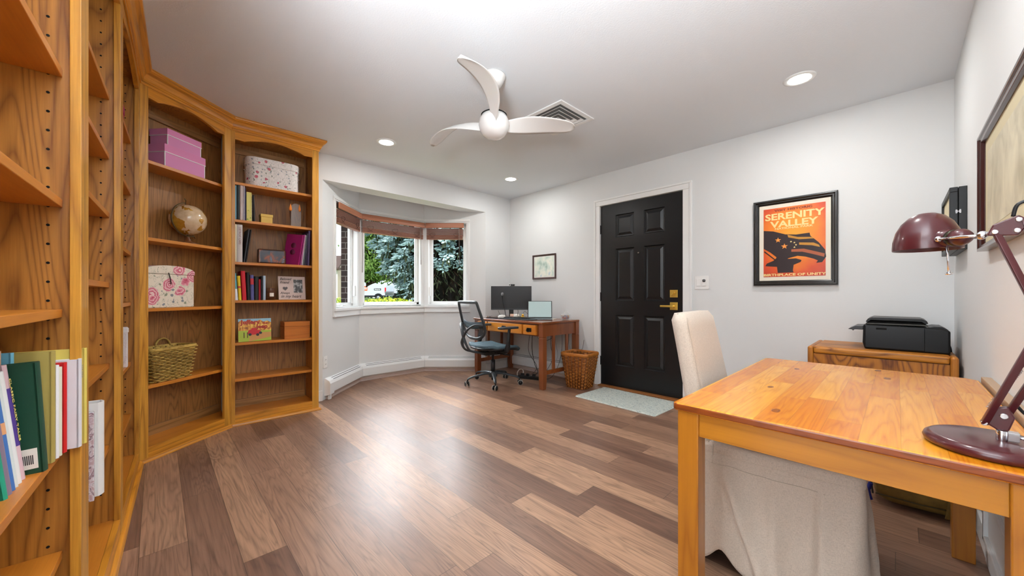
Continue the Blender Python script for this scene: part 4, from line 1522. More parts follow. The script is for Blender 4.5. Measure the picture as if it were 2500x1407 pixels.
LB(-1.210, .014, .23, .14, (70, 120, 190), 'blue picture-spined story book near the left edge', y=.056, tilt=-.10, band=(.5, .6, (232, 170, 120)))
LB(-1.188, .018, .215, .14, (140, 122, 140), 'mauve book near the left picture edge', y=.056, tilt=-.10)
LB(-1.168, .014, .12, .14, (40, 160, 130), 'low green book cut by the left picture edge', y=.056, tilt=-.10)

bd = thing('ring_binder', 'white ring binder standing on the low shelf of the long bookcase', 'binder')
bd.matrix_world = FL @ Matrix.Translation((Lx(-1.722), .0, .404))
boxes('cover', [(0, .003, 0, .24, 0, .29), (.047, .05, 0, .24, 0, .29)], M_white, bd, .001)
bm = bmesh.new()
P = [(.0 + .05 * k / 8, -.010 * math.sin(PI * k / 8)) for k in range(9)] + [(.047 - .044 * k / 8, .002 - .007 * math.sin(PI * (1 - k / 8))) for k in range(9)]
prism(bm, P, 0, .29, 'XY')
ob('spine', bm, M_white, bd)
boxes('pages', [(.01, .04, .03, .22, .008, .275)], M_paper, bd)
cs = thing('plastic_sleeve', 'clear patterned plastic sleeve leaning against the white ring binder', 'folder')
cs.matrix_world = FL @ Matrix.Translation((Lx(-1.69), .005, .404)) @ Matrix.Rotation(-.02, 4, 'Y')
boxes('sleeve', [(0, .004, 0, .2, .0, .27)], grad_mat('patterned_card', [(.42, (206, 178, 184)), (.5, (240, 232, 236)), (.58, (130, 90, 104)), (.7, (226, 208, 212))], 60, distort=1), cs, .001)
boxes('sleeve_edge', [(.004, .018, .0, .2, 0, .272)], mat('clear_plastic', (236, 234, 238), .15, alpha=.35), cs, .003)
ow = thing('ornate_book', 'slim white embossed album seen past the second oak post', 'book')
ow.matrix_world = FL @ Matrix.Translation((Lx(-2.90), .03, .636))
boxes('cover', [(0, .03, 0, .16, 0, .22)], mat('embossed_white', (232, 226, 226), .5, bump=1.0, bscale=150), ow, .004)
boxes('clasp', [(-.002, .032, -.003, .02, .19, .215)], M_white, ow, .003)
box_lid('gift_box', 'small magenta box high in the long bookcase, mostly behind an oak post', FL, Lx(-2.86), .05, 1.945, .12, .15, .125, .04, mat('magenta_card', (176, 40, 96), .5))

# ------------------------------------------------------------------ desk group in the far corner
DT = .735
desk = thing('writing_desk', 'red-brown wooden writing desk with slatted ends in the corner by the window', 'desk', (-3.24, 3.33, 0))
# local extents: x -.6...59, y -.33...33
boxes('desktop', [(-.605, .595, -.345, .33, DT - .022, DT)], M_walnutX, desk, .004, seg=3)
for sx_ in (-1, 1):
    for sy_ in (-1, 1):
        bm = bmesh.new()
        cx, cy = sx_ * .565, sy_ * .295 - .005
        w = .031
        prof = [(0, .026), (.09, .031), (DT - .178, .031), (DT - .172, .027), (DT - .166, .031), (DT - .022, .031)]
        for (z0, w0), (z1, w1) in zip(prof, prof[1:]):
            vs = [bm.verts.new((cx + a * w0, cy + b_ * w0, z0)) for a, b_ in ((-1, -1), (1, -1), (1, 1), (-1, 1))]
            vt = [bm.verts.new((cx + a * w1, cy + b_ * w1, z1)) for a, b_ in ((-1, -1), (1, -1), (1, 1), (-1, 1))]
            for k in range(4):
                bm.faces.new((vs[k], vs[(k + 1) % 4], vt[(k + 1) % 4], vt[k]))
            if z0 == 0:
                bm.faces.new(vs[::-1])
        bmesh.ops.remove_doubles(bm, verts=bm.verts, dist=.0001)
        ob('leg', bm, M_walnut, desk, .002)
    boxes('side_apron', [(sx_ * .565 - .011, sx_ * .565 + .011, -.27, .26, DT - .158, DT - .022)], M_walnut, desk)
    boxes('side_stretcher', [(sx_ * .565 - .011, sx_ * .565 + .011, -.27, .26, .155, .20)], M_walnutX, desk, .002)
    for yy_ in (-.12, .12):
        boxes('side_slat', [(sx_ * .565 - .009, sx_ * .565 + .009, yy_ - .02, yy_ + .02, .20, DT - .158)], M_walnut, desk, .001)
boxes('back_apron', [(-.54, .54, .275, .295, DT - .158, DT - .022)], M_walnutX, desk)
bm = bmesh.new()
for r in ((-.54, .54, DT - .034, DT - .022), (-.54, .54, DT - .158, DT - .146), (-.54, -.52, DT - .15, DT - .03), (.50, .54, DT - .15, DT - .03), (-.335, -.315, DT - .15, DT - .03), (.285, .305, DT - .15, DT - .03)):
    bx(bm, r[0], r[1], -.318, -.298, r[2], r[3])
ob('front_rail', bm, M_walnutX, desk)
for (a, b_) in ((-.518, -.337), (-.313, .283), (.307, .498)):
    d_ = boxes('drawer', [(a, b_, -.345, -.300, DT - .146, DT - .036)], M_drawer, desk, .004, seg=3)
    c_ = (a + b_) / 2
    bm = bmesh.new()
    bx(bm, c_ - .034, c_ + .034, -.348, -.3445, DT - .113, DT - .070)
    for s in (-1, 1):
        bx(bm, c_ + s * .024 - .007, c_ + s * .024 + .007, -.356, -.348, DT - .095, DT - .078)
    tube(bm, spline([(c_ - .026, -.356, DT - .085), (c_ - .026, -.362, DT - .103), (c_, -.366, DT - .112), (c_ + .026, -.362, DT - .103), (c_ + .026, -.356, DT - .085)], 5), .0045, 6)
    ob('drawer_pull', bm, mat('antique_black', (30, 30, 30), .3, metal=.6), d_, .001)

# monitor
mo = thing('monitor', 'black flat computer monitor on a low stand in the corner of the desk', 'monitor', (-3.455, 3.30, DT), math.radians(46))
boxes('screen_housing', [(-.262, .262, 0, .022, .105, .412)], M_black, mo, .004)
boxes('screen', [(-.257, .257, -.0012, .001, .121, .407)], mat('dark_screen', (22, 23, 26), .28), mo)
boxes('chin', [(-.26, .26, -.002, .001, .107, .121)], mat('grey_chin', (62, 66, 70), .35), mo)
bm = bmesh.new()
bx(bm, -.03, .03, .018, .04, .01, .20)
prism(bm, rrect(.2, .14, .04), .0, .010, 'XY', M=Matrix.Translation((0, .03, 0)))
ob('stand', bm, M_black, mo, .002)
wc = thing('webcam', 'small black webcam with a round white lens ring clipped on top of the monitor', 'webcam', (-3.455, 3.30, DT + .412), math.radians(46))
boxes('camera_body', [(-.03, .045, -.012, .014, .0015, .026)], M_black, wc, .008, seg=4)
bm = bmesh.new()
R90 = Matrix.Rotation(PI / 2, 4, 'X')
lathe(bm, [(0, 0), (.015, 0), (.015, .008), (.008, .010), (.008, .006), (0, .006)], 24, Matrix.Translation((-.022, -.012, .014)) @ R90)
ob('lens_ring', bm, M_white, wc, smooth=True)
bm = bmesh.new()
lathe(bm, [(0, .0062), (.0075, .0062), (.0075, .0072), (0, .0085)], 20, Matrix.Translation((-.022, -.012, .014)) @ R90)
ob('lens', bm, M_blackgl, wc, smooth=True)
# microphone
mi_ = thing('microphone', 'black gooseneck microphone with a grey foam head in front of the monitor', 'microphone', (-3.372, 3.13, DT))
bm = bmesh.new()
lathe(bm, [(0, 0), (.035, 0), (.035, .008), (.012, .014), (0, .014)], 24)
ob('mic_base', bm, M_black, mi_, smooth=True)
bm = bmesh.new()
tube(bm, spline([(0, 0, .01), (-.012, -.012, .12), (-.03, -.03, .22), (-.032, -.032, .29)], 6), .004, 8)
ob('gooseneck', bm, M_black, mi_)
bm = bmesh.new()
lathe(bm, [(0, 0), (.012, .003), (.0165, .014), (.0165, .03), (.010, .042), (0, .046)], 20, Matrix.Translation((-.032, -.032, .285)))
ob('foam_head', bm, mat('grey_foam', (128, 130, 132), .9), mi_, smooth=True)
# keyboard tray
kb = thing('keyboard', 'flat black keyboard on a curved dark palm rest along the desk front', 'keyboard', (-3.20, 3.175, DT), math.radians(7))
bm = bmesh.new()
prism(bm, rrect(.54, .20, .06), .0, .012, 'XY')
ob('palm_rest', bm, mat('dark_slate_pad', (52, 58, 62), .5), kb, .004, seg=3)
boxes('key_deck', [(-.20, .20, -.045, .085, .012, .02)], M_black, kb, .003)
bm = bmesh.new()
for r in range(5):
    for c_ in range(15):
        x0 = -.192 + c_ * .0258
        y0_ = -.038 + r * .024
        bx(bm, x0, x0 + .0225, y0_, y0_ + .0205, .02, .025)
k_ = ob('keys', bm, mat('key_caps', (40, 42, 45), .5), kb, .001)
k_['kind'] = 'stuff'
# laptop
lp = thing('laptop', 'open laptop with a pale turquoise screen at the right of the monitor', 'laptop', (-3.045, 3.395, DT), math.radians(42))
boxes('laptop_base', [(-.148, .148, -.20, .0, .002, .016)], mat('laptop_grey', (120, 128, 134), .35, metal=.5), lp, .004)
boxes('key_area', [(-.13, .13, -.115, -.015, .016, .0168)], M_black, lp)
lid = boxes('laptop_lid', [(-.15, .15, 0, .006, 0, .218)], M_black, lp, .003)
lid.location = (0, -.002, .014)
lid.rotation_euler = (math.radians(-17), 0, 0)
dsp = boxes('display', [(-.141, .141, -.0008, 0, .012, .211)], mat('pale_screen', (196, 220, 220), .2), lid)
# candy dish
cd = thing('candy_dish', 'small clear glass bowl of colourful sweets with a pointed lid on the desk', 'dish', (-2.775, 3.555, DT))
bm = bmesh.new()
lathe(bm, [(0, 0), (.034, 0), (.040, .004), (.058, .028), (.064, .058), (.061, .058), (.055, .030), (.038, .008), (0, .006)], 32)
ob('glass_bowl', bm, M_clear, cd, smooth=True)
bm = bmesh.new()
lathe(bm, [(.064, .0585), (.06, .062), (.035, .076), (.012, .094), (.008, .10), (.012, .108), (.006, .118), (0, .121)], 32)
lathe(bm, [(.060, .0585), (.056, .060), (.031, .073), (0, .09)], 32)
ob('glass_lid', bm, M_clear, cd, smooth=True)
for nm, cc, n in (('sweets', (206, 44, 34), 26), ('sweets', (34, 84, 140), 24), ('sweets', (226, 150, 40), 14), ('sweets', (50, 120, 90), 12)):
    bm = bmesh.new()
    for k in range(n):
        a, r, z = random.random() * 2 * PI, math.sqrt(random.random()) * .046, .012 + random.random() * .038
        r *= .7 + .3 * z / .05
        bmesh.ops.create_icosphere(bm, subdivisions=1, radius=.0075, matrix=Matrix.Translation((r * math.cos(a), r * math.sin(a), z)))
    s_ = ob(nm, bm, mat('sweet_%d' % cc[0], cc, .3), cd, smooth=True)
    s_['kind'] = 'stuff'
# little things below the monitor


def mug(x, y, r, h, col, label, nm='mug', cat='mug', ry=0.0, handle=True):
    t = thing(nm, label, cat, (x, y, DT), ry)
    bm = bmesh.new()
    lathe(bm, [(0, 0), (r * .85, 0), (r, r * .15), (r, h), (r * .93, h), (r * .9, r * .3), (0, r * .25)], 28)
    ob('cup_body', bm, mat('ceramic_%d_%d_%d' % col, col, .25), t, smooth=True)
    if handle:
        bm = bmesh.new()
        tube(bm, spline([(r * .95, 0, h * .82), (r * 1.5, 0, h * .78), (r * 1.6, 0, h * .45), (r * .95, 0, h * .22)], 5), r * .13, 8)
        ob('cup_handle', bm, mat('ceramic_%d_%d_%d' % col, col, .25), t, smooth=True)


wm = thing('mouse', 'rounded white computer mouse standing left of the microphone', 'mouse', (-3.47, 3.155, DT), .6)
bm = bmesh.new()
lathe(bm, [(0, 0), (.045, 0), (.056, .012), (.054, .028), (.036, .042), (0, .048)], 32, sx=1.0, sy=.7)
ob('mouse_shell', bm, mat('ivory_shell', (232, 228, 222), .3), wm, smooth=True)
mug(-3.405, 3.265, .026, .055, (222, 176, 152), 'small blush pink cup under the monitor stand', 'cup', 'cup', handle=False)
mug(-3.352, 3.29, .035, .055, (238, 234, 226), 'short white mug under the right half of the monitor', ry=-.6)
yl = thing('desk_toy', 'tiny yellow duck figure between the white mug and the laptop', 'toy', (-3.262, 3.315, DT))
bm = bmesh.new()
lathe(bm, [(0, 0), (.022, .002), (.027, .014), (.02, .03), (0, .036)], 20)
ob('duck_body', bm, mat('duck_yellow', (240, 200, 70), .4), yl, smooth=True)
bm = bmesh.new()
bmesh.ops.create_icosphere(bm, subdivisions=2, radius=.015, matrix=Matrix.Translation((.008, -.008, .044)))
ob('duck_head', bm, mat('duck_yellow', (240, 200, 70), .4), yl, smooth=True)
bm = bmesh.new()
bx(bm, .014, .026, -.026, -.012, .038, .044)
ob('duck_beak', bm, mat('duck_orange', (230, 120, 30), .4), yl, .001)
hb = thing('usb_hub', 'small black hub with silver plugs at the left end of the desk', 'hub', (-3.56, 3.07, DT), .5)
boxes('hub_body', [(-.075, .075, -.03, .03, 0, .012)], M_black, hb, .003)
for a in (-.05, -.02):
    boxes('plug', [(a - .012, a + .012, -.028, .0, .0125, .034)], M_chrome, hb, .003)
pp = thing('note_pad', 'small white paper pad lying between the laptop and the candy dish', 'paper', (-2.92, 3.475, DT), .3)
boxes('sheets', [(-.045, .045, -.06, .06, 0, .008)], M_paper, pp, .001)


def cable(label, pts, r=.0028, col=(22, 22, 24), nm='cable', n=7):
    bm = bmesh.new()
    tube(bm, spline(pts, n), r, 6)
    o = ob(nm, bm, mat('cable_%d' % col[0], col, .5), None, smooth=True)
    tag(o, label, 'cable', 'cables at the desk')
    return o


cable('black cable looping in a swag under the desk drawers', [(-3.16, 3.5, .575), (-3.10, 3.42, .50), (-3.0, 3.40, .468), (-2.90, 3.42, .50), (-2.84, 3.5, .575)])
cable('black cable dropping from the desk centre to the floor', [(-3.00, 3.56, .575), (-3.01, 3.56, .40), (-2.97, 3.55, .25), (-3.02, 3.50, .10), (-3.08, 3.42, .012), (-3.2, 3.40, .006)])
cable('black cable hanging nearest the front right desk leg', [(-2.78, 3.50, .575), (-2.79, 3.50, .35), (-2.84, 3.48, .15), (-2.92, 3.44, .02), (-3.05, 3.42, .006)])
cable('grey cable hanging close to the wall behind the desk', [(-2.98, 3.60, .60), (-2.97, 3.605, .45), (-2.94, 3.61, .30), (-2.95, 3.60, .215)], col=(150, 150, 150), r=.002)
cable('black cable behind the right desk slats, left of the two', [(-2.76, 3.60, .58), (-2.77, 3.62, .42), (-2.73, 3.62, .33), (-2.69, 3.63, .30)], r=.002)
cable('black cable behind the right desk slats, meeting at the wall', [(-2.56, 3.63, .50), (-2.58, 3.63, .40), (-2.64, 3.64, .34), (-2.69, 3.63, .30)], r=.002)
cable('bundle of dark cable hanging behind the chair seat', [(-3.22, 3.45, .56), (-3.20, 3.42, .35), (-3.12, 3.38, .18), (-3.05, 3.36, .08), (-3.16, 3.30, .01)], r=.004)
cable('second dark cable twisting behind the chair base', [(-3.26, 3.45, .56), (-3.24, 3.40, .32), (-3.10, 3.40, .14), (-3.18, 3.36, .03), (-3.30, 3.28, .008)])
cable('black cable curving between the monitor and the laptop', [(-3.32, 3.38, DT + .06), (-3.27, 3.36, DT + .09), (-3.22, 3.36, DT + .06), (-3.17, 3.35, DT + .02), (-3.12, 3.38, DT + .012)], r=.0025)
cable('black cable arcing from the monitor foot across the mug', [(-3.40, 3.36, DT + .11), (-3.35, 3.32, DT + .085), (-3.30, 3.26, DT + .04), (-3.24, 3.25, DT + .01)], r=.0025)
cable('thin black cable behind the white mouse', [(-3.53, 3.14, DT + .1), (-3.52, 3.16, DT + .05), (-3.50, 3.20, DT + .005)], r=.002)
ps = thing('power_strip', 'dark power strip with plugs on the floor under the desk', 'power strip', (-3.12, 3.30, 0), .4)
boxes('strip_body', [(-.16, .16, -.028, .028, 0, .035)], M_black, ps, .004)
for a in (-.1, -.03, .05):
    boxes('plug', [(a - .018, a + .018, -.018, .018, .0355, .065)], M_black, ps, .004)
ca = cable('coiled white cable on the floor behind the chair base', [(-3.26 + .05 * math.cos(a), 3.27 + .05 * math.sin(a) * .4, .06 + .045 * math.sin(a)) for a in [2 * PI * k / 8 for k in range(8)]] + [(-3.20, 3.30, .01)], r=.006, col=(200, 190, 180))

# ------------------------------------------------------------------ office chair
M_frm = mat('chair_frame', (52, 58, 62), .42)
M_seat = weave('chair_seat_mesh', (86, 108, 118), (58, 74, 82), 500, .7, .3, .3)
mm, nt, b = newmat('back_mesh')
tc = nt.n('ShaderNodeTexCoord').outputs['Object']
wv = nt.noise(nt.vmath('MULTIPLY', tc, (160, 40, 420)), 1.0, 1)
nt.l(nt.m('ADD', .30, nt.m('MULTIPLY', wv, .32)), b.inputs['Alpha'])
b.inputs['Base Color'].default_value = lin((92, 98, 106))
b.inputs['Roughness'].default_value = .7
oc = thing('office_chair', 'grey-blue mesh swivel office chair with clear-rimmed castors in front of the corner desk', 'office chair', (-3.25, 2.81, 0), math.radians(-7))
bm = bmesh.new()
lathe(bm, [(0, .085), (.045, .085), (.05, .095), (.048, .135), (.036, .145), (.03, .15), (0, .15)], 24)
for k in range(5):
    a = math.radians(90 + 36 + k * 72 - 11)
    c_, s_ = math.cos(a), math.sin(a)
    pts = [(.02 * c_, .02 * s_, .125), (.10 * c_, .10 * s_, .128), (.2 * c_, .2 * s_, .112), (.28 * c_, .28 * s_, .095), (.31 * c_, .31 * s_, .078)]
    tube(bm, spline(pts, 4), [.026 - .012 * i / 16 for i in range(17)], 8, flat=(1, .62))
ob('star_base', bm, M_frm, oc, smooth=True)
for k in range(5):
    a = math.radians(90 + 36 + k * 72 - 11)
    c_, s_ = math.cos(a), math.sin(a)
    e = bpy.data.objects.new('caster', None)
    bm = bmesh.new()
    tube(bm, [(0, 0, .045), (0, 0, .082)], .008, 10)
    bx(bm, -.012, .012, -.02, .03, .035, .058)
    ca_ = ob('caster', bm, M_black, oc, .003)
    bpy.data.objects.remove(e)
    ca_.location = (.31 * c_, .31 * s_, 0)
    ca_.rotation_euler = (0, 0, a * 1.7)
    for sx_ in (-1, 1):
        bm = bmesh.new()
        lathe(bm, [(0, -.007), (.024, -.007), (.024, .007), (0, .007)], 24, Matrix.Translation((sx_ * .019, .012, .0305)) @ Matrix.Rotation(PI / 2, 4, 'Y'))
        ob('wheel', bm, M_black, ca_, smooth=False)
        bm = bmesh.new()
        pts = [(sx_ * .019, .012 + .0265 * math.cos(t), .0305 + .0265 * math.sin(t)) for t in [2 * PI * q / 20 for q in range(20)]]
        tube(bm, pts, .004, 6, closed=True)
        ob('clear_tyre', bm, mat('clear_rubber', (206, 200, 190), .2, alpha=.75), ca_, smooth=True)
bm = bmesh.new()
tube(bm, [(0, 0, .05), (0, 0, .14)], .018, 16)
tube(bm, [(0, 0, .14), (0, 0, .28)], .026, 16)
tube(bm, [(0, 0, .26), (0, 0, .37)], .014, 16)
ob('gas_column', bm, M_black, oc)
bm = bmesh.new()
bx(bm, -.06, .06, -.14, .12, .345, .395)
bx(bm, -.20, .20, .0, .05, .375, .40)
bx(bm, -.20, .20, -.10, -.06, .385, .405)
ob('tilt_mechanism', bm, M_black, oc, .01)
bm = bmesh.new()
tube(bm, [(.06, .03, .36), (.17, .05, .355), (.24, .06, .36)], .006, 8)
ob('lever', bm, M_black, oc)
# seat: shaped pad
bm = bmesh.new()
n, m = 18, 16
grid = []
for i in range(n + 1):
    r = []
    for j in range(m + 1):
        u, v = i / n * 2 - 1, j / m * 2 - 1
        # squircle mapping
        x = u * math.sqrt(1 - v * v * .28) * .255
        y = v * math.sqrt(1 - u * u * .28) * .25 + .02
        z = .455 + .012 * u * u * u * u - .01 * (1 - u * u) * (1 - v * v)
        if v > .5:
            z -= .05 * ((v - .5) / .5) ** 2
        if v < -.7:
            z += .012
        r.append(bm.verts.new((x, y, z)))
    grid.append(r)
for i in range(n):
    for j in range(m):
        bm.faces.new((grid[i][j], grid[i + 1][j], grid[i + 1][j + 1], grid[i][j + 1]))
st = ob('seat', bm, M_seat, oc, smooth=True)
md = st.modifiers.new('solid', 'SOLIDIFY')
md.thickness = .03
md.offset = -1
bm = bmesh.new()
pts = [(g.x, g.y, g.z - .022) for g in []]
ring = [(.245 * math.cos(t) * (1 + .12 * abs(math.sin(2 * t))), .02 + .24 * math.sin(t) * (1 + .12 * abs(math.sin(2 * t))), .432 - (.045 * max(0, math.sin(t)) ** 3)) for t in [2 * PI * k / 36 for k in range(36)]]
tube(bm, ring, .014, 8, closed=True)
ob('seat_frame', bm, M_black, oc, smooth=True)
# back: frame loop and mesh
half = [(.0, .952, -.345), (.17, .952, -.343), (.196, .935, -.338), (.207, .88, -.322), (.222, .78, -.29), (.232, .69, -.262), (.215, .63, -.25), (.16, .575, -.248), (.08, .55, -.255), (0, .546, -.258)]
loop = [(x, y, z) for x, z, y in half] + [(-x, y, z) for x, z, y in half[-2:0:-1]]
bm = bmesh.new()
tube(bm, spline(loop, 5, closed=True), .016, 8, closed=True, flat=(1.1, .9), up=(0, 1, .2))
ob('back_frame', bm, M_frm, oc, smooth=True)
bm = bmesh.new()
rows = []
hh = half
for i in range(len(hh)):
    pass
zz_ = [.55, .58, .63, .69, .78, .88, .935, .95]
xw_ = [.08, .16, .212, .230, .220, .205, .194, .175]
yw_ = [-.257, -.25, -.252, -.264, -.292, -.324, -.34, -.345]
for z, w, y in zip(zz_, xw_, yw_):
    rows.append([bm.verts.new((w * (k / 8 - 1), y - .03 * (1 - (k / 8 - 1) ** 2) * (1 if .6 < z < .9 else .6), z)) for k in range(17)])
for A, B in zip(rows, rows[1:]):
    for k in range(16):
        bm.faces.new((A[k], A[k + 1], B[k + 1], B[k]))
ob('back_mesh', bm, mm, oc, smooth=True)
bm = bmesh.new()
rows = []
for z, d in ((.655, 0), (.69, -.008), (.73, 0)):
    rows.append([bm.verts.new((.222 * (k / 8 - 1), -.262 - .035 * (1 - (k / 8 - 1) ** 2) + .006 + d, z + .02 * (k / 8 - 1) ** 2)) for k in range(17)])
for A, B in zip(rows, rows[1:]):
    for k in range(16):
        bm.faces.new((A[k], A[k + 1], B[k + 1], B[k]))
lb = ob('lumbar_band', bm, M_seat, oc, smooth=True)
lb.modifiers.new('s', 'SOLIDIFY').thickness = .008
for s in (-1, 1):
    bm = bmesh.new()
    tube(bm, spline([(s * .225, -.27, .70), (s * .15, -.335, .705), (s * .06, -.375, .65), (-s * .0, -.39, .57), (-s * .045, -.38, .49), (-s * .05, -.33, .42), (-s * .045, -.2, .385), (-s * .03, -.1, .375)], 6), .015, 8, flat=(1.2, .8))
    ob('back_support', bm, M_frm, oc, smooth=True)
    bm = bmesh.new()
    tube(bm, spline([(s * .20, -.02, .405), (s * .275, -.02, .41), (s * .295, -.0, .47), (s * .285, .02, .60), (s * .28, .03, .655)], 5), [.018] * 6 + [.024] * 8 + [.02] * 7, 10, flat=(.7, 1.25))
    ap = ob('arm_post', bm, M_black, oc, smooth=True)
    bm = bmesh.new()
    prism(bm, rrect(.085, .26, .035), .655, .680, 'XY', M=Matrix.Translation((s * .275, .02, 0)))
    ob('arm_pad', bm, M_frm, oc, .008, seg=3)

# ------------------------------------------------------------------ waste basket, rug
M_spl = wood('splint', (128, 62, 14), (196, 124, 50), 'X', 4, 14, 3, .45, .5, .4)
wbk_ = thing('waste_basket', 'square honey-coloured splint waste basket between the desk and the door', 'basket', (-2.475, 3.43, 0), math.radians(5))
basket(wbk_, .335, .30, .235, .215, .375, 21, 26, .0085, M_spl, (.40, .92), .045, mat('splint_shade', (104, 56, 16), .6), .0042, .012)
rug = thing('door_mat', 'pale blue-grey woven rag mat on the floor before the black door', 'mat', (-1.835, 3.31, 0), math.radians(-1.5))
rm, nt, b = newmat('rag_weave')
tc = nt.n('ShaderNodeTexCoord').outputs['Object']
n1 = nt.noise(nt.vmath('MULTIPLY', tc, (60, 160, 1)), 1.0, 3, .7)
n2 = nt.noise(nt.vmath('MULTIPLY', tc, (26, 90, 1)), 1.0, 2, .6)
nt.l(nt.ramp(n2, [(.3, lin((150, 162, 160))), (.42, lin((200, 210, 204))), (.6, lin((222, 226, 216))), (.72, lin((176, 196, 198)))]), b.inputs['Base Color'])
b.inputs['Roughness'].default_value = .95
nt.l(nt.bump(n1, .9, .01), b.inputs['Normal'])
bm = bmesh.new()
nx, ny = 110, 64
G = []
for i in range(nx + 1):
    r = []
    for j in range(ny + 1):
        u, v = i / nx, j / ny
        ed = min(u, 1 - u, v, 1 - v)
        wob = .004 * math.sin(j * 2.1) * (1 if u in (0, 1) else 0) + .004 * math.sin(i * 1.7) * (1 if v in (0, 1) else 0)
        z = .0115 + .0022 * math.sin(i * 1.57 + (j % 2) * PI) + .0008 * random.random() if ed > 0 else .002
        r.append(bm.verts.new((-.425 + .85 * u + wob, -.265 + .53 * v + wob, z)))
    G.append(r)
for i in range(nx):
    for j in range(ny):
        bm.faces.new((G[i][j], G[i + 1][j], G[i + 1][j + 1], G[i][j + 1]))
ob('woven_field', bm, rm, rug, smooth=True)
bm = bmesh.new()
bx(bm, -.423, .423, -.263, .263, .0, .002)
ob('mat_backing', bm, rm, rug)

# ------------------------------------------------------------------ cabinet with printer
CZ = .69
cb = thing('cabinet', 'low amber oak cabinet with rounded corners under the printer, against the door wall', 'cabinet', (-.42, 3.16, 0))
CWd, CD = .655, .50
bm = bmesh.new()
bx(bm, .03, CWd - .03, .012, CD, CZ - .032, CZ)
ob('cabinet_top', bm, M_cab, cb, .01, seg=4)
for xa in (0, CWd - .032):
    bm = bmesh.new()
    bx(bm, xa, xa + .032, 0, CD, 0, CZ - .001)
    ob('side_panel', bm, wood('cabinet_side', (120, 62, 16), (196, 124, 40), 'Z', 9, 8, .6, .4, .6, .3), cb, .014, seg=4)
boxes('front_nosing', [(.033, CWd - .033, -.002, .028, CZ - .045, CZ - .002)], M_cab, cb, .012, seg=4)
boxes('front_panel', [(.033, CWd - .033, .012, .03, CZ - .34, CZ - .048)], M_cabF, cb)
boxes('cabinet_door', [(.034, CWd / 2 - .002, .006, .03, .06, CZ - .345), (CWd / 2 + .002, CWd - .034, .006, .03, .06, CZ - .345)][:1], M_cabF, cb, .002)
boxes('cabinet_door', [(CWd / 2 + .002, CWd - .034, .006, .03, .06, CZ - .345)], M_cabF, cb, .002)
boxes('carcass', [(.033, CWd - .033, .031, CD, .05, CZ - .034)], M_cab, cb)

pr_ = thing('printer', 'black inkjet printer with its paper tray out, on the amber oak cabinet', 'printer', (-.15, 3.245, CZ))
M_prn = mat('printer_black', (11, 12, 13), .36, spec=.35)
bm = bmesh.new()
prism(bm, [(.006, 0), (.36, 0), (.36, .135), (.33, .145), (.26, .150), (0, .155), (-.004, .04)], .0, .30, 'XZ')
ob('printer_body', bm, M_prn, pr_, .010, seg=4)
boxes('side_cover', [(.008, .262, -.004, .002, .010, .148)], mat('printer_side', (15, 16, 18), .33, spec=.35), pr_, .012, seg=4)
boxes('grip_recess', [(.058, .105, -.0045, -.002, .125, .138)], M_dark, pr_, .001)
bm = bmesh.new()
bx(bm, .012, .272, .01, .29, .156, .165)
ob('scanner_bed', bm, mat('scanner_grey', (70, 70, 66), .5), pr_, .003)
bm = bmesh.new()
prism(bm, [(.01, .172), (.02, .190), (.04, .200), (.25, .198), (.27, .188), (.276, .172), (.262, .168), (.25, .180), (.035, .182), (.02, .168)], .005, .295, 'XZ')
ob('scanner_lid', bm, M_prn, pr_, .003, seg=3)
bm = bmesh.new()
bx(bm, .02, .26, .03, .28, .165, .176)
ob('lid_hinge', bm, M_dark, pr_)
bm = bmesh.new()
prism(bm, [(-.002, .118), (-.002, .142), (-.04, .14), (-.075, .118), (-.055, .116), (-.05, .108), (-.045, .117)], .03, .27, 'XZ')
ob('paper_tray', bm, mat('tray_black', (44, 44, 46), .35), pr_, .002)
bm = bmesh.new()
prism(bm, [(.275, .150), (.30, .156), (.33, .155), (.355, .138), (.30, .14)], .02, .28, 'XZ')
ob('control_hump', bm, M_prn, pr_, .003)
cable('black printer lead at the back of the oak cabinet', [(.212, 3.40, CZ + .05), (.222, 3.42, CZ + .02), (.228, 3.46, CZ - .06), (.24, 3.5, CZ - .3)], r=.003)

# ------------------------------------------------------------------ bag under the table
bg_ = thing('bag', 'olive-brown soft travel bag with a blue tag on the floor beneath the pine table', 'bag', (.055, 2.70, 0), math.radians(6))
M_bag = mat('olive_canvas', (122, 94, 38), .75, bump=.3, bscale=60, var=.25)
bm = bmesh.new()
n = 14
secs = []
for i in range(n + 1):
    u = i / n
    x = -.15 + .31 * u
    k = 1 - abs(2 * u - 1) ** 5 * .18
    P = []
    for q in range(20):
        a = 2 * PI * q / 20
        cy = math.copysign(abs(math.cos(a)) ** .45, math.cos(a)) * .14 * k
        cz = math.copysign(abs(math.sin(a)) ** .45, math.sin(a)) * .17 * k + .175
        P.append(bm.verts.new((x + random.uniform(-.003, .003), cy + random.uniform(-.004, .004), max(.004, cz))))
    secs.append(P)
for A, B in zip(secs, secs[1:]):
    for q in range(20):
        bm.faces.new((A[q], A[(q + 1) % 20], B[(q + 1) % 20], B[q]))
bm.faces.new(secs[0])
bm.faces.new(secs[-1][::-1])
ob('bag_body', bm, M_bag, bg_, smooth=True, subsurf=1)
for zz_b in (.06,):
    bm = bmesh.new()
    tube(bm, [(-.145, -.143, zz_b), (.0, -.146, zz_b - .004), (.15, -.143, zz_b)], .003, 6)
    ob('piping', bm, mat('dark_piping', (70, 56, 24), .7), bg_)
bm = bmesh.new()
tube(bm, spline([(-.152, -.10, .04), (-.158, -.12, .12), (-.150, -.12, .2), (-.154, -.1, .3)], 5), .005, 6)
ob('zip', bm, mat('steel_zip', (90, 92, 96), .35, metal=.8), bg_)
bm = bmesh.new()
tube(bm, spline([(-.160, -.13, .10), (-.170, -.135, .06), (-.162, -.14, .02)], 4), .009, 6)
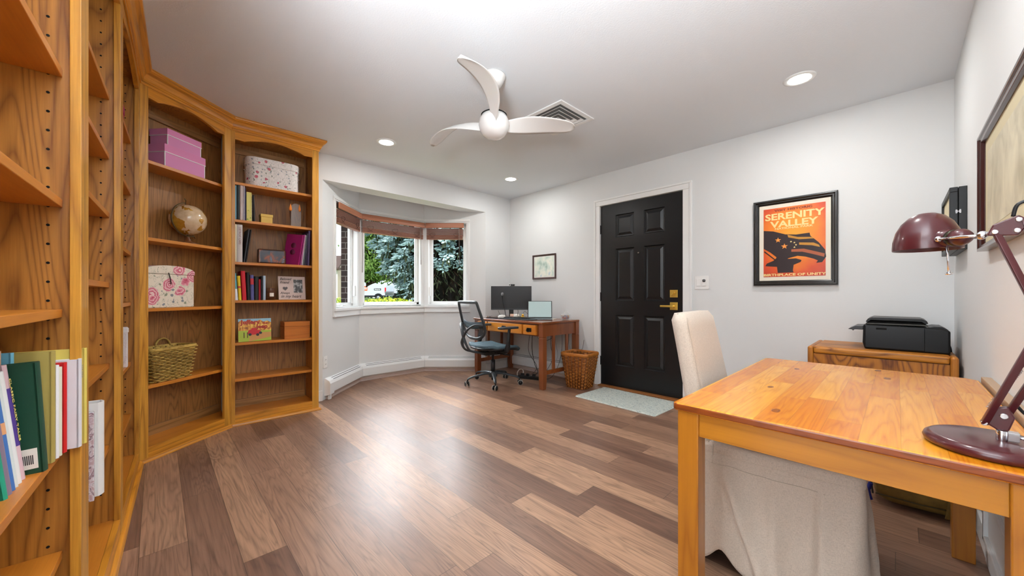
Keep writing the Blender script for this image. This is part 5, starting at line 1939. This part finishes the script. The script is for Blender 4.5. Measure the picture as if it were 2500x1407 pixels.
ob('blue_tag', bm, mat('blue_fabric', (24, 34, 120), .8), bg_)
bm = bmesh.new()
tube(bm, spline([(.09, -.14, .02), (.10, -.155, .15), (.10, -.15, .30)], 5), .010, 6, flat=(1.4, .4))
ob('strap', bm, M_bag, bg_)

# ------------------------------------------------------------------ linen dining chair
LC = thing('dining_chair', 'linen slipcovered dining chair with a skirt to the floor, pushed under the pine table', 'chair', (-.565, 1.505, 0), math.radians(5))
CWi, CDp = .445, .50


def perim(z, n=120):
    """skirt outline at height z, local x forward, y across, with folds growing downwards"""
    f = max(0, min(1, (.44 - z) / .42))
    P = rrect(CDp, CWi, .025 + .02 * f, 5)
    L = [0]
    for i in range(len(P)):
        a, b = P[i], P[(i + 1) % len(P)]
        L.append(L[-1] + math.hypot(a[0] - b[0], a[1] - b[1]))
    out = []
    for q in range(n):
        s = L[-1] * q / n
        i = max(j for j in range(len(P)) if L[j] <= s)
        u = (s - L[i]) / max(1e-9, L[i + 1] - L[i])
        a, b = P[i], P[(i + 1) % len(P)]
        x, y = a[0] + (b[0] - a[0]) * u, a[1] + (b[1] - a[1]) * u
        nx_, ny_ = (b[1] - a[1]), -(b[0] - a[0])
        l = math.hypot(nx_, ny_) or 1
        nx_, ny_ = nx_ / l, ny_ / l
        out.append((x, y, nx_, ny_, s))
    return out, L[-1]


bm = bmesh.new()
NP, NZ = 168, 26
rows = []
_, Ltot = perim(.2)
for k in range(NZ + 1):
    t = k / NZ
    z0_ = .445 - .43 * t
    pr, L_ = perim(z0_, NP)
    r = []
    for q, (x, y, nx_, ny_, s) in enumerate(pr):
        ph = s / L_ * 2 * PI
        front = max(0, math.sin(ph + 2.2)) ** 3
        fold = .016 * math.sin(ph * 5 + .9) + .009 * math.sin(ph * 11 + 2.0) + .006 * math.sin(ph * 19 + 4 * t)
        crease = 0
        for cph, amp, drift, wd_ in ((4.95, .045, .62, .16), (6.02, .050, .03, .12), (5.55, .018, .12, .12), (4.80, .016, -.06, .06), (.35, .035, .1, .12), (1.3, .02, .1, .1), (2.4, .018, 0, .1), (3.6, .014, 0, .1)):
            dd_ = (ph - (cph + drift * t) + PI) % (2 * PI) - PI
            # a pleat: gentle rise on one side, quick drop on the other
            crease += amp * (math.exp(-(dd_ / wd_) ** 2) if dd_ > 0 else math.exp(-(dd_ / (wd_ * .28)) ** 2)) * .8
        off = .002 + .010 * t + (fold * .9 + crease * 1.45) * t ** .8
        hem = .012 + .045 * (.5 + .5 * math.sin(ph * 4 + 1.7)) ** 3 if t == 1 else 0
        zz2 = z0_ if t < 1 else .015 + hem
        if t >= .9 and t < 1:
            zz2 = max(zz2, .03)
        hm_ = .012 + .075 * math.exp(-((ph - 5.12) / .14) ** 2) + .03 * math.exp(-((ph - 6.2) / .1) ** 2) + .02 * (.5 + .5 * math.sin(ph * 4 + .6)) ** 2
        zz2 = .445 - (.445 - hm_) * t
        r.append(bm.verts.new((x + CDp / 2 + nx_ * off, y + CWi / 2 + ny_ * off, zz2)))
    rows.append(r)
for A, B in zip(rows, rows[1:]):
    for q in range(NP):
        bm.faces.new((A[q], A[(q + 1) % NP], B[(q + 1) % NP], B[q]))
seam_pts = [rows[3][q].co + Vector((0, -.0012, 0)) for q in range(int(NP * 4.95 / 6.283), int(NP * 6.1 / 6.283), 3)]
skirt = ob('skirt', bm, M_linen, LC, smooth=True)
skirt.modifiers.new('s', 'SOLIDIFY').thickness = .003
# seat cushion cover
bm = bmesh.new()
prism(bm, [(p[0] + CDp / 2, p[1] + CWi / 2) for p in rrect(CDp + .010, CWi + .010, .03, 6)], .425, .475, 'XY')
ob('seat_cover', bm, M_linen, LC, .016, seg=4, smooth=True)
# back cover: lofted and leaning
bm = bmesh.new()
secs = []
for i in range(21):
    t = i / 20
    z = .40 + (.955 - .40) * t
    lean = -.085 * max(0, t - .05) ** 1.25
    th = .082 - .012 * t
    w = CWi + .03 - .05 * t
    top = 0
    if t > .94:
        top = ((t - .94) / .06)
    rr = .03
    pts = rrect(th - .03 * top ** 2, w - .02 * top ** 2, rr - .008 * top, 5)
    bow = .0
    secs.append([bm.verts.new((p[0] + th / 2 + .0 + lean, p[1] + w / 2 - .002, z + (.008 * (1 - (p[1] / (w / 2)) ** 2) if t > .9 else 0))) for p in pts])
for A, B in zip(secs, secs[1:]):
    n = len(A)
    for q in range(n):
        bm.faces.new((A[q], A[(q + 1) % n], B[(q + 1) % n], B[q]))
bm.faces.new(secs[0][::-1])
bm.faces.new(secs[-1])
ob('back_cover', bm, M_linen, LC, .008, smooth=True, seg=3)
# piping seams on the near side


def seam(pts, r=.0018):
    bm = bmesh.new()
    tube(bm, spline(pts, 5), r, 5)
    return ob('seam', bm, M_seam, LC)


def leanx(z):
    t = (z - .40) / .555
    return -.085 * max(0, t - .05) ** 1.25


seam([(.070 - .012 * (z - .4) + leanx(z) + .004, .002 + (.010 if z > .93 else 0), z) for z in (.44, .52, .6, .7, .8, .9, .94)])
seam([(.085, -.004, .47), (.085, -.006, .40)])
seam(seam_pts, .0011)
seam([(.0, -.001, .44), (-.008, -.006, .3), (-.022, -.014, .15), (-.03, -.02, .05)])
for (lx_, ly_) in ((.035, .035), (.035, CWi - .035), (CDp - .04, .04), (CDp - .04, CWi - .04)):
    bm = bmesh.new()
    prism(bm, [(-.018, -.018), (.018, -.018), (.018, .018), (-.018, .018)], 0, .40, 'XY', M=Matrix.Translation((lx_ - (.03 if lx_ < .1 else 0), ly_ - (.02 if ly_ < .1 and lx_ < .1 else 0), 0)))
    ob('leg', bm, mat('espresso_leg', (26, 18, 16), .35), LC, .002)

# ------------------------------------------------------------------ pine table
TZ = .70
tb = thing('pine_table', 'glossy honey pine table in the right foreground against the right wall', 'table', (-.13, 1.735, 0))
TX0, TX1, TY0, TY1 = -.352, .350, -.587, .587
bm = bmesh.new()
prism(bm, [(TX0 + .008, TY0), (TX1 - .02, TY0), (TX1, TY0 + .02), (TX1, TY1 - .03), (TX1 - .03, TY1), (TX0 + .02, TY1), (TX0, TY1 - .02), (TX0, TY0 + .008)], TZ - .023, TZ, 'XY')
for f in bm.faces:
    if abs(f.normal.z) < .5:
        f.material_index = 0
bm.normal_update()
for f in bm.faces:
    c = f.calc_center_median()
    if abs(f.normal.y) > .7:
        f.material_index = 1
ob('tabletop', bm, [M_pineT, M_endgr], tb, .006, seg=3)
for (x0, x1) in ((TX0 + .012, TX0 + .072), (TX1 - .072, TX1 - .012)):
    for (y0_, y1_) in ((TY0 + .012, TY0 + .072), (TY1 - .072, TY1 - .012)):
        boxes('leg', [(x0, x1, y0_, y1_, 0, TZ - .024)], M_pineZ, tb, .003)
for (a, b_, c, d_) in ((TX0 + .072, TX1 - .072, TY0 + .022, TY0 + .042), (TX0 + .072, TX1 - .072, TY1 - .042, TY1 - .022)):
    boxes('apron', [(a, b_, c, d_, TZ - .094, TZ - .024)], M_pineX, tb, .001)
M_pineY = wood('pine_side_rail', (178, 96, 14), (218, 140, 30), 'Y', 9, 9, .5, .3, .35, .1, coat=.3)
for (a, b_, c, d_) in ((TX0 + .022, TX0 + .042, TY0 + .072, TY1 - .072), (TX1 - .042, TX1 - .022, TY0 + .072, TY1 - .072)):
    boxes('apron', [(a, b_, c, d_, TZ - .094, TZ - .024)], M_pineY, tb, .001)

# ------------------------------------------------------------------ desk lamp
ln_ = thing('desk_lamp', 'maroon enamel swing-arm desk lamp with a domed shade on the pine table', 'lamp', (.142, 1.28, TZ))
bm = bmesh.new()
lathe(bm, [(0, 0), (.092, 0), (.100, .004), (.1025, .011), (.100, .018), (.093, .023), (.088, .0245), (0, .0245)], 64)
ob('lamp_base', bm, M_maroon, ln_, smooth=True)
# local geometry (relative to the base centre)
hubp = Vector((.010, .0, .0))
bm = bmesh.new()
tube(bm, [hubp + Vector((0, 0, .024)), hubp + Vector((0, 0, .046))], .008, 16)
bx(bm, .016, .032, -.008, .008, .027, .046)
ob('post_clamp', bm, M_chrome, ln_, .001)
bm = bmesh.new()
tube(bm, [(.032, .0, .036), (.042, -.002, .036)], .0035, 8)
bx(bm, .040, .047, -.008, .006, .032, .041)
ob('wing_nut', bm, M_chrome, ln_, .001)
bm = bmesh.new()
prism(bm, [(-.016, .060), (.003, .046), (.019, .046), (.027, .076), (.018, .098), (.0, .092)], -.005, .007, 'XZ')
ob('base_bracket', bm, M_maroon, ln_, .003)
elb = Vector((.072, -.042, .272))
arms = [((-.014, -.008, .056), (elb.x - .016, elb.y - .008, elb.z + .012)), ((.0166, .008, .075), (elb.x + .010, elb.y + .008, elb.z - .006))]
for a, c in arms:
    bm = bmesh.new()
    tube(bm, [Vector(a), Vector(c)], .0085, 4, flat=(1, .8))
    ob('lower_arm', bm, M_maroon, ln_, .001)
bm = bmesh.new()
a, c = Vector((-.006, .008, .088)), elb + Vector((-.01, .012, -.02))
dv = (c - a)
pts = []
for k in range(160):
    t = k / 159 * .55
    p = a + dv * t
    pts.append(p + Vector((math.cos(k * 1.1), math.sin(k * 1.1), 0)) * .0042)
tube(bm, pts, .0013, 4)
tube(bm, [a + dv * .5, c], .0015, 5)
ob('spring', bm, M_chrome, ln_)
bm = bmesh.new()
tube(bm, [(-.014, -.014, .058), (-.014, .002, .058)], .005, 10)
tube(bm, [(.012, -.008, .077), (.012, .014, .077)], .006, 12)
tube(bm, [elb + Vector((0, -.014, 0)), elb + Vector((0, .014, 0))], .007, 12)
ob('pivot', bm, M_chrome, ln_, .001)
jt = Vector((.023, -.009, .474))      # upper joint
for d1, d2 in (((-.012, 0, -.014), (-.022, 0, -.010)), ((.004, 0, .010), (.014, 0, .012))):
    bm = bmesh.new()
    tube(bm, [elb + Vector(d1), jt + Vector(d2)], .0085, 4, flat=(1, .8))
    ob('upper_arm', bm, M_maroon, ln_, .001)
bm = bmesh.new()
prism(bm, [(jt.x - .034, jt.z - .018), (jt.x + .006, jt.z - .022), (jt.x + .022, jt.z + .006), (jt.x + .006, jt.z + .020), (jt.x - .026, jt.z + .004)], jt.y - .006, jt.y + .006, 'XZ')
ob('upper_bracket', bm, M_maroon, ln_, .002)
bm = bmesh.new()
for dx_, dz_ in ((-.024, -.012), (.006, .010), (.004, -.012)):
    tube(bm, [(jt.x + dx_, jt.y - .011, jt.z + dz_), (jt.x + dx_, jt.y + .011, jt.z + dz_)], .0048, 12)
ob('bracket_bolts', bm, M_chrome, ln_, .001)
bm = bmesh.new()
tube(bm, spline([(jt.x + .0, jt.y, jt.z + .018), (jt.x + .006, jt.y - .006, jt.z + .042), (jt.x + .03, jt.y - .006, jt.z + .046), (jt.x + .046, jt.y, jt.z + .02), (jt.x + .03, jt.y, jt.z + .002), (jt.x + .012, jt.y, jt.z + .010)], 6), .0032, 8)
ob('cord_loop', bm, M_black, ln_, smooth=True)
bm = bmesh.new()
tube(bm, spline([(.03, .014, .10), (.05, .03, .075), (.09, .06, .06), (.10, .10, .02), (.10, .14, .004)], 6), .003, 8)
ob('power_cord', bm, M_black, ln_, smooth=True)
sc = Vector((-.09, .148, .446))     # shade centre at rim level
sock = sc + Vector((.028, -.047, .022))
bm = bmesh.new()
knob = Vector((-.015, .009, .4595))
ax = knob - sock
ax.normalize()
# neck cylinder, collar and cap along the axis
rot = Vector((0, 0, 1)).rotation_difference(ax).to_matrix().to_4x4()
lathe(bm, [(0, -.006), (.021, -.006), (.023, -.002), (.021, .003), (.019, .006), (.0185, .026), (0, .026)], 32, Matrix.Translation(sock) @ rot)
ob('shade_neck', bm, M_maroon, ln_, smooth=True)
bm = bmesh.new()
lathe(bm, [(0, .026), (.0195, .026), (.0195, .038), (0, .038)], 32, Matrix.Translation(sock) @ rot)
ob('collar', bm, mat('dark_ring', (60, 56, 40), .25, metal=.6), ln_, smooth=True)
bm = bmesh.new()
lathe(bm, [(0, .038), (.019, .038), (.019, .052), (.014, .063), (.006, .068), (0, .068)], 32, Matrix.Translation(sock) @ rot)
ob('lamp_cap', bm, M_maroon, ln_, smooth=True)
bm = bmesh.new()
e1_ = sock + ax * .012 + Vector((-.017, -.012, -.002))
e2_ = knob.copy()
tube(bm, [e1_, e1_ * .4 + e2_ * .6 + Vector((-.012, -.008, 0)), e2_], .0032, 8)
tube(bm, [e1_ + Vector((.034, .024, 0)), e1_ * .4 + e2_ * .6 + Vector((.03, .018, 0)), e2_ + Vector((.006, .004, 0))], .0032, 8)
lathe(bm, [(0, -.006), (.0065, -.006), (.0065, .006), (0, .006)], 16, Matrix.Translation(e1_) @ Matrix.Rotation(PI / 2, 4, 'X'))
lathe(bm, [(0, -.010), (.0085, -.010), (.0085, .010), (0, .010)], 16, Matrix.Translation(e2_) @ Matrix.Rotation(PI / 2, 4, 'X'))
tube(bm, [e2_, jt + Vector((-.022, 0, -.010))], .004, 8)
ob('yoke', bm, M_chrome, ln_)
bm = bmesh.new()
pr2 = [(.089, 0), (.0895, .004), (.088, .020), (.080, .042), (.066, .060), (.046, .074), (.024, .081), (0, .083), (0, .080), (.024, .078), (.045, .071), (.064, .057), (.077, .040), (.0845, .020), (.086, .002), (.089, 0)]
lathe(bm, [(r * .70, z * 1.15) for r, z in pr2], 64, Matrix.Translation(sc))
ob('lamp_shade', bm, M_maroon, ln_, smooth=True)
bm = bmesh.new()
tube(bm, [sock + Vector((.002, -.012, -.012)), sock + Vector((.006, -.014, -.085))], .0024, 8)
lathe(bm, [(0, 0), (.006, 0), (.007, .003), (.005, .005), (0, .005)], 16, Matrix.Translation(sock + Vector((.006, -.014, -.089))))
ob('switch_rod', bm, M_chrome, ln_)

# ------------------------------------------------------------------ outside the bay window
def simple_noise_mat(name, stops, scale, rough=.9, det=4):
    m, nt, b = newmat(name)
    tc = nt.n('ShaderNodeTexCoord').outputs['Object']
    nt.l(nt.ramp(nt.noise(tc, scale, det, .6), [(p, lin(c)) for p, c in stops]), b.inputs['Base Color'])
    b.inputs['Roughness'].default_value = rough
    b.inputs['Specular IOR Level'].default_value = .2
    return m


def gz(x, y):
    """the plot rises gently away from the house"""
    d = math.hypot(x + 4.6, y - 2.2)
    return -.25 + min(.73, .0174 * d)


bm = bmesh.new()
NG = 26
G = []
for i in range(NG + 1):
    r = []
    for j in range(NG + 1):
        x = -4.75 - 70 * (i / NG) ** 1.6
        y = -35 + 85 * j / NG
        r.append(bm.verts.new((x, y, gz(x, y))))
    G.append(r)
for i in range(NG):
    for j in range(NG):
        bm.faces.new((G[i][j], G[i + 1][j], G[i + 1][j + 1], G[i][j + 1]))
struct(ob('ground', bm, simple_noise_mat('lawn', [(.3, (70, 96, 40)), (.7, (120, 140, 64))], 3), smooth=True))


def at(px, d):
    u = (px - 1250) / 902
    return Vector((d * (-math.sin(YAW) + u * math.cos(YAW)), d * (math.cos(YAW) + u * math.sin(YAW)), 0))


def twig(V, Fc, p, d, L, r, seg=5):
    """one needle-covered finger of a branch: a short rough spindle"""
    d = d.normalized()
    s = d.cross(Vector((.3, .2, 1))).normalized()
    w = s.cross(d)
    b = len(V)
    V.append(p)
    for k, (t, q) in enumerate(((.15, .8), (.55, 1.0), (.85, .6))):
        for j in range(seg):
            a = 2 * PI * j / seg + k * .6
            rr = r * q * random.uniform(.7, 1.25)
            V.append(p + d * (L * t) + s * (rr * math.cos(a)) + w * (rr * math.sin(a)))
    V.append(p + d * L)
    for j in range(seg):
        j2 = (j + 1) % seg
        Fc.append((b, b + 1 + j, b + 1 + j2))
        for k in range(2):
            o = b + 1 + k * seg
            Fc.append((o + j, o + seg + j, o + seg + j2, o + j2))
        o = b + 1 + 2 * seg
        Fc.append((o + j, b + 1 + 3 * seg, o + j2))


def mesh_from(name, V, Fc, m, parent):
    me = bpy.data.meshes.new(name)
    me.from_pydata([tuple(v) for v in V], [], Fc)
    me.update()
    me.materials.append(m)
    o = bpy.data.objects.new(name, me)
    COL.objects.link(o)
    o.parent = parent
    return o


M_bark = simple_noise_mat('bark', [(.3, (52, 36, 26)), (.7, (92, 66, 48))], 14)
# blue spruce
sp = at(1078, 9.5)
spruce = thing('spruce_tree', 'large blue spruce with drooping silvery branches filling the bay window view', 'tree', (sp.x, sp.y, gz(sp.x, sp.y)))
bm = bmesh.new()
tube(bm, [(0, 0, 0), (0, 0, 2.5), (0, 0, 5.6)], [.17, .13, .03], 10)
ob('trunk', bm, M_bark, spruce)
VB, FB, VD, FD, VW, FW = [], [], [], [], [], []


def prof_r(z):
    return min(2.1, .95 + .57 * (z - .88)) * (1 if z < 3.0 else max(.1, 1 - (z - 3.0) / 4.5))


left = Vector((-math.cos(YAW), -math.sin(YAW), 0))       # towards the left of the window
rnd = random.Random(11)
nb = 430
for k in range(nb):
    z = .25 + 5.2 * (k / nb) ** 1.15
    a = k * 2.39996 + rnd.uniform(-.3, .3)
    dirv = Vector((math.cos(a), math.sin(a), 0))
    # only the half that can be seen from the house needs dense twigs
    facing = dirv.dot(-Vector((sp.x, sp.y, 0)).normalized())
    if facing < -.45 and abs(dirv.dot(left)) < .8:
        continue
    R = prof_r(z - .25) * rnd.uniform(.72, 1.06)
    side = dirv.dot(left)
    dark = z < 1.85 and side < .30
    n = 34
    base = Vector((0, 0, z + .15))
    prev = None
    for q in range(13, n + 1):
        t = q / n
        c0 = c = base + dirv * (R * t) + Vector((0, 0, .10 * R * t - .34 * R * t * t))
        if q % 3 == 1 and prev is not None:
            pass
        for s in (-1, 1, 0, -1, 1):
            if rnd.random() < .18:
                continue
            sd = dirv.cross(Vector((0, 0, 1))) * s
            c = c0 + sd * (rnd.uniform(0, .36) * R * (1.05 - t)) + Vector((0, 0, rnd.gauss(0, .035)))
            dd = dirv * rnd.uniform(.5, 1.1) + sd * rnd.uniform(.5, 1.1) + Vector((0, 0, rnd.uniform(-.55, .15)))
            L = rnd.uniform(.07, .15) * (.8 + .4 * t)
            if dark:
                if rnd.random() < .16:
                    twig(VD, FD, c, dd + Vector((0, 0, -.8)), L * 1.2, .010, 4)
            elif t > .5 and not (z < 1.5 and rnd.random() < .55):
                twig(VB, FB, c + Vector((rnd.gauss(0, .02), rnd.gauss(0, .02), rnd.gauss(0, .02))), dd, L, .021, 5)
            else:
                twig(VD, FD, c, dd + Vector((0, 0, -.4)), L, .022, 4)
            if rnd.random() < .22 and not dark:
                twig(VD, FD, c, Vector((0, 0, -1)) + dd * .2, L * 1.5, .017, 4)
        prev = c
    # woody core of the bough
    b0 = base
    for t0, t1 in ((0, .35), (.35, .7), (.7, .95)):
        p0 = base + dirv * (R * t0) + Vector((0, 0, .10 * R * t0 - .34 * R * t0 * t0))
        p1 = base + dirv * (R * t1) + Vector((0, 0, .10 * R * t1 - .34 * R * t1 * t1))
        twig(VW, FW, p0, p1 - p0, (p1 - p0).length * 1.05, .018 * (1.2 - t0), 4)
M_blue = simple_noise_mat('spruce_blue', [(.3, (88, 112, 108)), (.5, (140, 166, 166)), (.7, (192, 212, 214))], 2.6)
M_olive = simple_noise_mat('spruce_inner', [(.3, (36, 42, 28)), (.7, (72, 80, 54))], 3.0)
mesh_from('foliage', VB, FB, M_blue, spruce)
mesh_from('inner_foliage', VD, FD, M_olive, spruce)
mesh_from('boughs', VW, FW, M_bark, spruce)
# dark core of the tree: brown inner branches, interior shade put into their colour
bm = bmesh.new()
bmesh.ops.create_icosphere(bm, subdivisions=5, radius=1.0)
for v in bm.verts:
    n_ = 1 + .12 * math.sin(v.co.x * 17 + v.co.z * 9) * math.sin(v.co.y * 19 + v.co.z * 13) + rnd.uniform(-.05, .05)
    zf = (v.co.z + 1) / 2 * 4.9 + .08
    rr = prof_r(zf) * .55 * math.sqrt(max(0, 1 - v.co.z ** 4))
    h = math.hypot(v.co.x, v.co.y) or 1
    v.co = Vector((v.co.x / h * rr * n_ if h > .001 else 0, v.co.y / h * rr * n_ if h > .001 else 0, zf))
ob('dark_interior', bm, simple_noise_mat('spruce_dark', [(.35, (10, 8, 6)), (.6, (26, 18, 13)), (.8, (56, 38, 25))], 9), spruce)

# green pine at the left
pn = at(918, 15.0)
pine = thing('pine_tree', 'bright green pine with airy tufts, behind the spruce and above the white van', 'tree', (pn.x, pn.y, gz(pn.x, pn.y)))
bm = bmesh.new()
tube(bm, [(-1.0, -1.0, 0), (-.6, -.5, 2.4), (0, 0, 4.6)], [.15, .12, .05], 10)
VG, FG = [], []
cl_ = []
for k in range(150):
    a, z = rnd.uniform(0, 2 * PI), rnd.uniform(1.72, 5.2)
    R = rnd.uniform(.1, 1.1)
    c = Vector((math.cos(a) * R + .2 * math.cos(YAW), math.sin(a) * R + .2 * math.sin(YAW), z))
    cl_.append(c)
    tube(bm, [(-.5 + z * .1, -.4 + z * .08, z - .3), tuple(c)], [.03, .012], 5)
    for q in range(74):
        o = Vector((rnd.gauss(0, .21), rnd.gauss(0, .21), rnd.gauss(0, .11)))
        twig(VG, FG, c + o, Vector((rnd.gauss(0, .6), rnd.gauss(0, .6), rnd.uniform(.2, 1))), rnd.uniform(.12, .22), .026, 4)
ob('trunk', bm, M_bark, pine)
mesh_from('foliage', VG, FG, simple_noise_mat('pine_green', [(.3, (66, 96, 44)), (.5, (108, 140, 66)), (.7, (150, 172, 88))], 3), pine)

for k, (px_, dd_, rr_, hh_) in enumerate(((852, 60, 1.45, 6.5), (898, 72, 1.5, 7.2), (940, 58, 1.4, 6.0), (982, 70, 1.5, 6.6))):
    q_ = at(px_, dd_)
    lab = ['hazy narrow tree far beyond the white van, leftmost of four', 'hazy narrow tree far beyond the white van, second from left', 'hazy narrow tree far behind the mailbox', 'hazy narrow tree far behind the spruce edge'][k]
    dt_ = thing('distant_tree', lab, 'tree', (q_.x, q_.y, gz(q_.x, q_.y)), 0, 'trees far across the street')
    V_, F_ = [], []
    for q in range(900):
        a, b_ = rnd.uniform(0, 2 * PI), math.acos(rnd.uniform(-1, 1))
        rj = rnd.uniform(.75, 1.05)
        p_ = Vector((rr_ * rj * math.sin(b_) * math.cos(a), rr_ * rj * math.sin(b_) * math.sin(a), hh_ * .5 + hh_ * .48 * rj * math.cos(b_)))
        twig(V_, F_, p_, Vector((rnd.gauss(0, 1), rnd.gauss(0, 1), rnd.gauss(0, .6))), .9, .22, 4)
    mesh_from('crown', V_, F_, MATS.get('far_green') or MATS.setdefault('far_green', simple_noise_mat('far_green', [(.3, (70, 92, 58)), (.7, (124, 146, 96))], .8)), dt_)
    bm = bmesh.new()
    tube(bm, [(0, 0, 0), (0, 0, hh_ * .6)], .25, 8)
    ob('trunk', bm, M_bark, dt_)

# low hedge right under the window and a shrub at the left


def leafy(name, label, cat, c, w, d, h, n, cols, kind=None, ls=.035):
    t = thing(name, label, cat, (c.x, c.y, gz(c.x, c.y)), YAW + PI / 2 - PI / 2)
    V, Fc = [], []
    for k in range(n):
        x, y = rnd.uniform(-w / 2, w / 2), rnd.uniform(-d / 2, d / 2)
        e = (1 - (abs(y) / (d / 2)) ** 3) * (1 - (abs(x) / (w / 2)) ** 8)
        z = h * (e ** .5) * rnd.uniform(.55, 1.0) + .02 * math.sin(x * 7)
        b = len(V)
        dv = Vector((rnd.gauss(0, 1), rnd.gauss(0, 1), rnd.gauss(.4, .7))).normalized()
        s = dv.cross(Vector((rnd.random(), rnd.random(), rnd.random()))).normalized()
        p = Vector((x, y, z))
        V += [p, p + dv * ls * .5 + s * ls * .32, p + dv * ls, p + dv * ls * .5 - s * ls * .32]
        Fc.append((b, b + 1, b + 2, b + 3))
    mesh_from('leaves', V, Fc, simple_noise_mat(name + '_leaf', cols, 5), t)
    bm = bmesh.new()
    prism(bm, rrect(w * .92, d * .7, d * .3), 0, h * .62, 'XY')
    ob('twigs', bm, simple_noise_mat(name + '_core', [(.3, (40, 50, 20)), (.7, (90, 110, 40))], 8), t)
    return t


leafy('hedge', 'low yellow-green clipped hedge just outside, below the middle window', 'hedge', at(915, 7.2), 2.2, .6, 1.17, 17000, [(.3, (120, 140, 30)), (.5, (172, 184, 56)), (.7, (206, 208, 84))])
leafy('shrub', 'small bright green shrub outside the left angled window', 'shrub', at(808, 8.5), .9, .7, 1.12, 5000, [(.3, (60, 110, 30)), (.6, (130, 180, 60)), (.8, (170, 210, 80))])

# white van
VD_ = 42.0
vp = at(893, VD_)
van = thing('van', 'long white delivery van with orange and black logo panels, parked beyond the hedge', 'van', (vp.x, vp.y, gz(vp.x, vp.y)), YAW - .12)
M_van = mat('van_white', (204, 208, 216), .4)
M_vblack = mat('van_black', (28, 29, 31), .5)
bm = bmesh.new()
prism(bm, [(-3.2, .42), (2.05, .42), (2.35, .50), (2.4, 1.1), (2.36, 1.9), (2.2, 2.42), (1.9, 2.55), (-2.6, 2.55), (-3.1, 2.35)], 0, 2.0, 'XZ')
ob('van_body', bm, M_van, van, .06, seg=3)
boxes('lower_sill', [(-3.2, 2.38, -.015, .0, .40, .62)], M_vblack, van)
bm = bmesh.new()
for z in (1.02, 1.42, 1.80, 2.2):
    bx(bm, -3.15, 2.2, -.012, 0, z, z + .02)
ob('panel_ribs', bm, mat('van_rib', (206, 210, 218), .4), van)
for wx_ in (1.5, -2.3):
    bm = bmesh.new()
    lathe(bm, [(0, 0), (.33, 0), (.36, .03), (.36, .22), (0, .22)], 28, Matrix.Translation((wx_, .2, .36)) @ R90)
    ob('wheel', bm, M_rubber, van)
    bm = bmesh.new()
    lathe(bm, [(0, 0), (.2, 0), (.2, .02), (0, .03)], 20, Matrix.Translation((wx_, -.015, .36)) @ R90)
    ob('hubcap', bm, mat('hub_grey', (150, 152, 156), .4), van)
    bm = bmesh.new()
    P = [(wx_ + .52 * math.cos(a), .36 + .52 * math.sin(a)) for a in [PI * k / 14 for k in range(15)]]
    prism(bm, P, -.02, .0, 'XZ')
    ob('wheel_arch', bm, M_vblack, van)
boxes('tail_light', [(2.26, 2.42, -.03, .03, .95, 1.60)], mat('tail_red', (214, 30, 40), .3), van, .02)
lg = boxes('orange_logo', [(-.32, .20, -.022, -.01, 1.22, 1.78)], mat('logo_orange', (232, 96, 36), .5), van)
boxes('logo_lines', [(-.26, .14, -.026, -.021, 1.54, 1.62), (-.26, .14, -.026, -.021, 1.38, 1.46)], M_white, lg)
lg = boxes('black_logo', [(1.0, 1.82, -.022, -.01, 1.26, 1.50)], mat('logo_black', (28, 30, 32), .5), van)
text('lettering', 'Enterprise', .19, M_white, lg, (1.41, -.023, 1.32), (PI / 2, 0, 0), .84, .008, .001, 'CENTER')
van.scale = (1, 1, .9)
# second pale vehicle nose beyond it and a mailbox
v2p = at(954, 44)
v2 = thing('van', 'rear of a second white van half hidden by the spruce boughs', 'van', (v2p.x, v2p.y, gz(v2p.x, v2p.y)), YAW - .12)
bm = bmesh.new()
prism(bm, [(-.3, .4), (3.4, .4), (3.4, 1.2), (2.7, 2.0), (1.9, 2.62), (-.25, 2.62)], 0, 2.0, 'XZ')
ob('van_body', bm, M_van, v2, .06, seg=3)
for wx_ in (.6, 2.6):
    bm = bmesh.new()
    lathe(bm, [(0, 0), (.36, 0), (.36, .22), (0, .22)], 28, Matrix.Translation((wx_, .2, .36)) @ R90)
    ob('wheel', bm, M_rubber, v2)
boxes('bumper', [(-.35, 3.4, -.03, 0, .4, .8)], M_vblack, v2)
mb = at(951, 20)
mx = thing('mailbox', 'grey mailbox on a dark post in front of the white van', 'mailbox', (mb.x, mb.y, gz(mb.x, mb.y)), YAW + .2)
zt = 1.03 - gz(mb.x, mb.y)
bm = bmesh.new()
prism(bm, [(-.09, zt - .02), (.09, zt - .02), (.09, zt + .12)] + [(.09 * math.cos(a), zt + .12 + .09 * math.sin(a)) for a in [PI * k / 8 for k in range(1, 8)]] + [(-.09, zt + .12)], -.22, .22, 'YZ')
ob('box_body', bm, mat('mailbox_grey', (118, 120, 116), .5), mx)
boxes('post', [(-.13, -.06, -.035, .035, 0, zt - .02)], mat('post_dark', (40, 42, 40), .6), mx)
# neighbour's house at far left
hp = at(806, 30)
hs = thing('house', 'tan sided neighbouring house with a brown roof edge, far left outside', 'house', (hp.x, hp.y, gz(hp.x, hp.y)), YAW)
bm = bmesh.new()
bx(bm, -6, .6, 0, 2, 0, 2.9)
prism(bm, [(0, 2.9), (2, 2.9), (1, 3.9)], -6, .6, 'YZ')
ob('house_walls', bm, mat('tan_siding', (206, 184, 156), .8), hs)
bm = bmesh.new()
bx(bm, -6.2, .9, -.35, .05, 2.82, 3.02)
prism(bm, [(-.4, 2.85), (1, 3.9), (2.4, 2.85), (2.4, 3.0), (1, 4.1), (-.4, 3.0)], -6.2, .85, 'YZ')
ob('house_roof', bm, mat('brown_roof', (96, 76, 66), .8), hs)
boxes('corner_board', [(.47, .61, -.02, .0, 0, 2.85)], mat('cream_board_paint', (228, 220, 204), .7), hs)
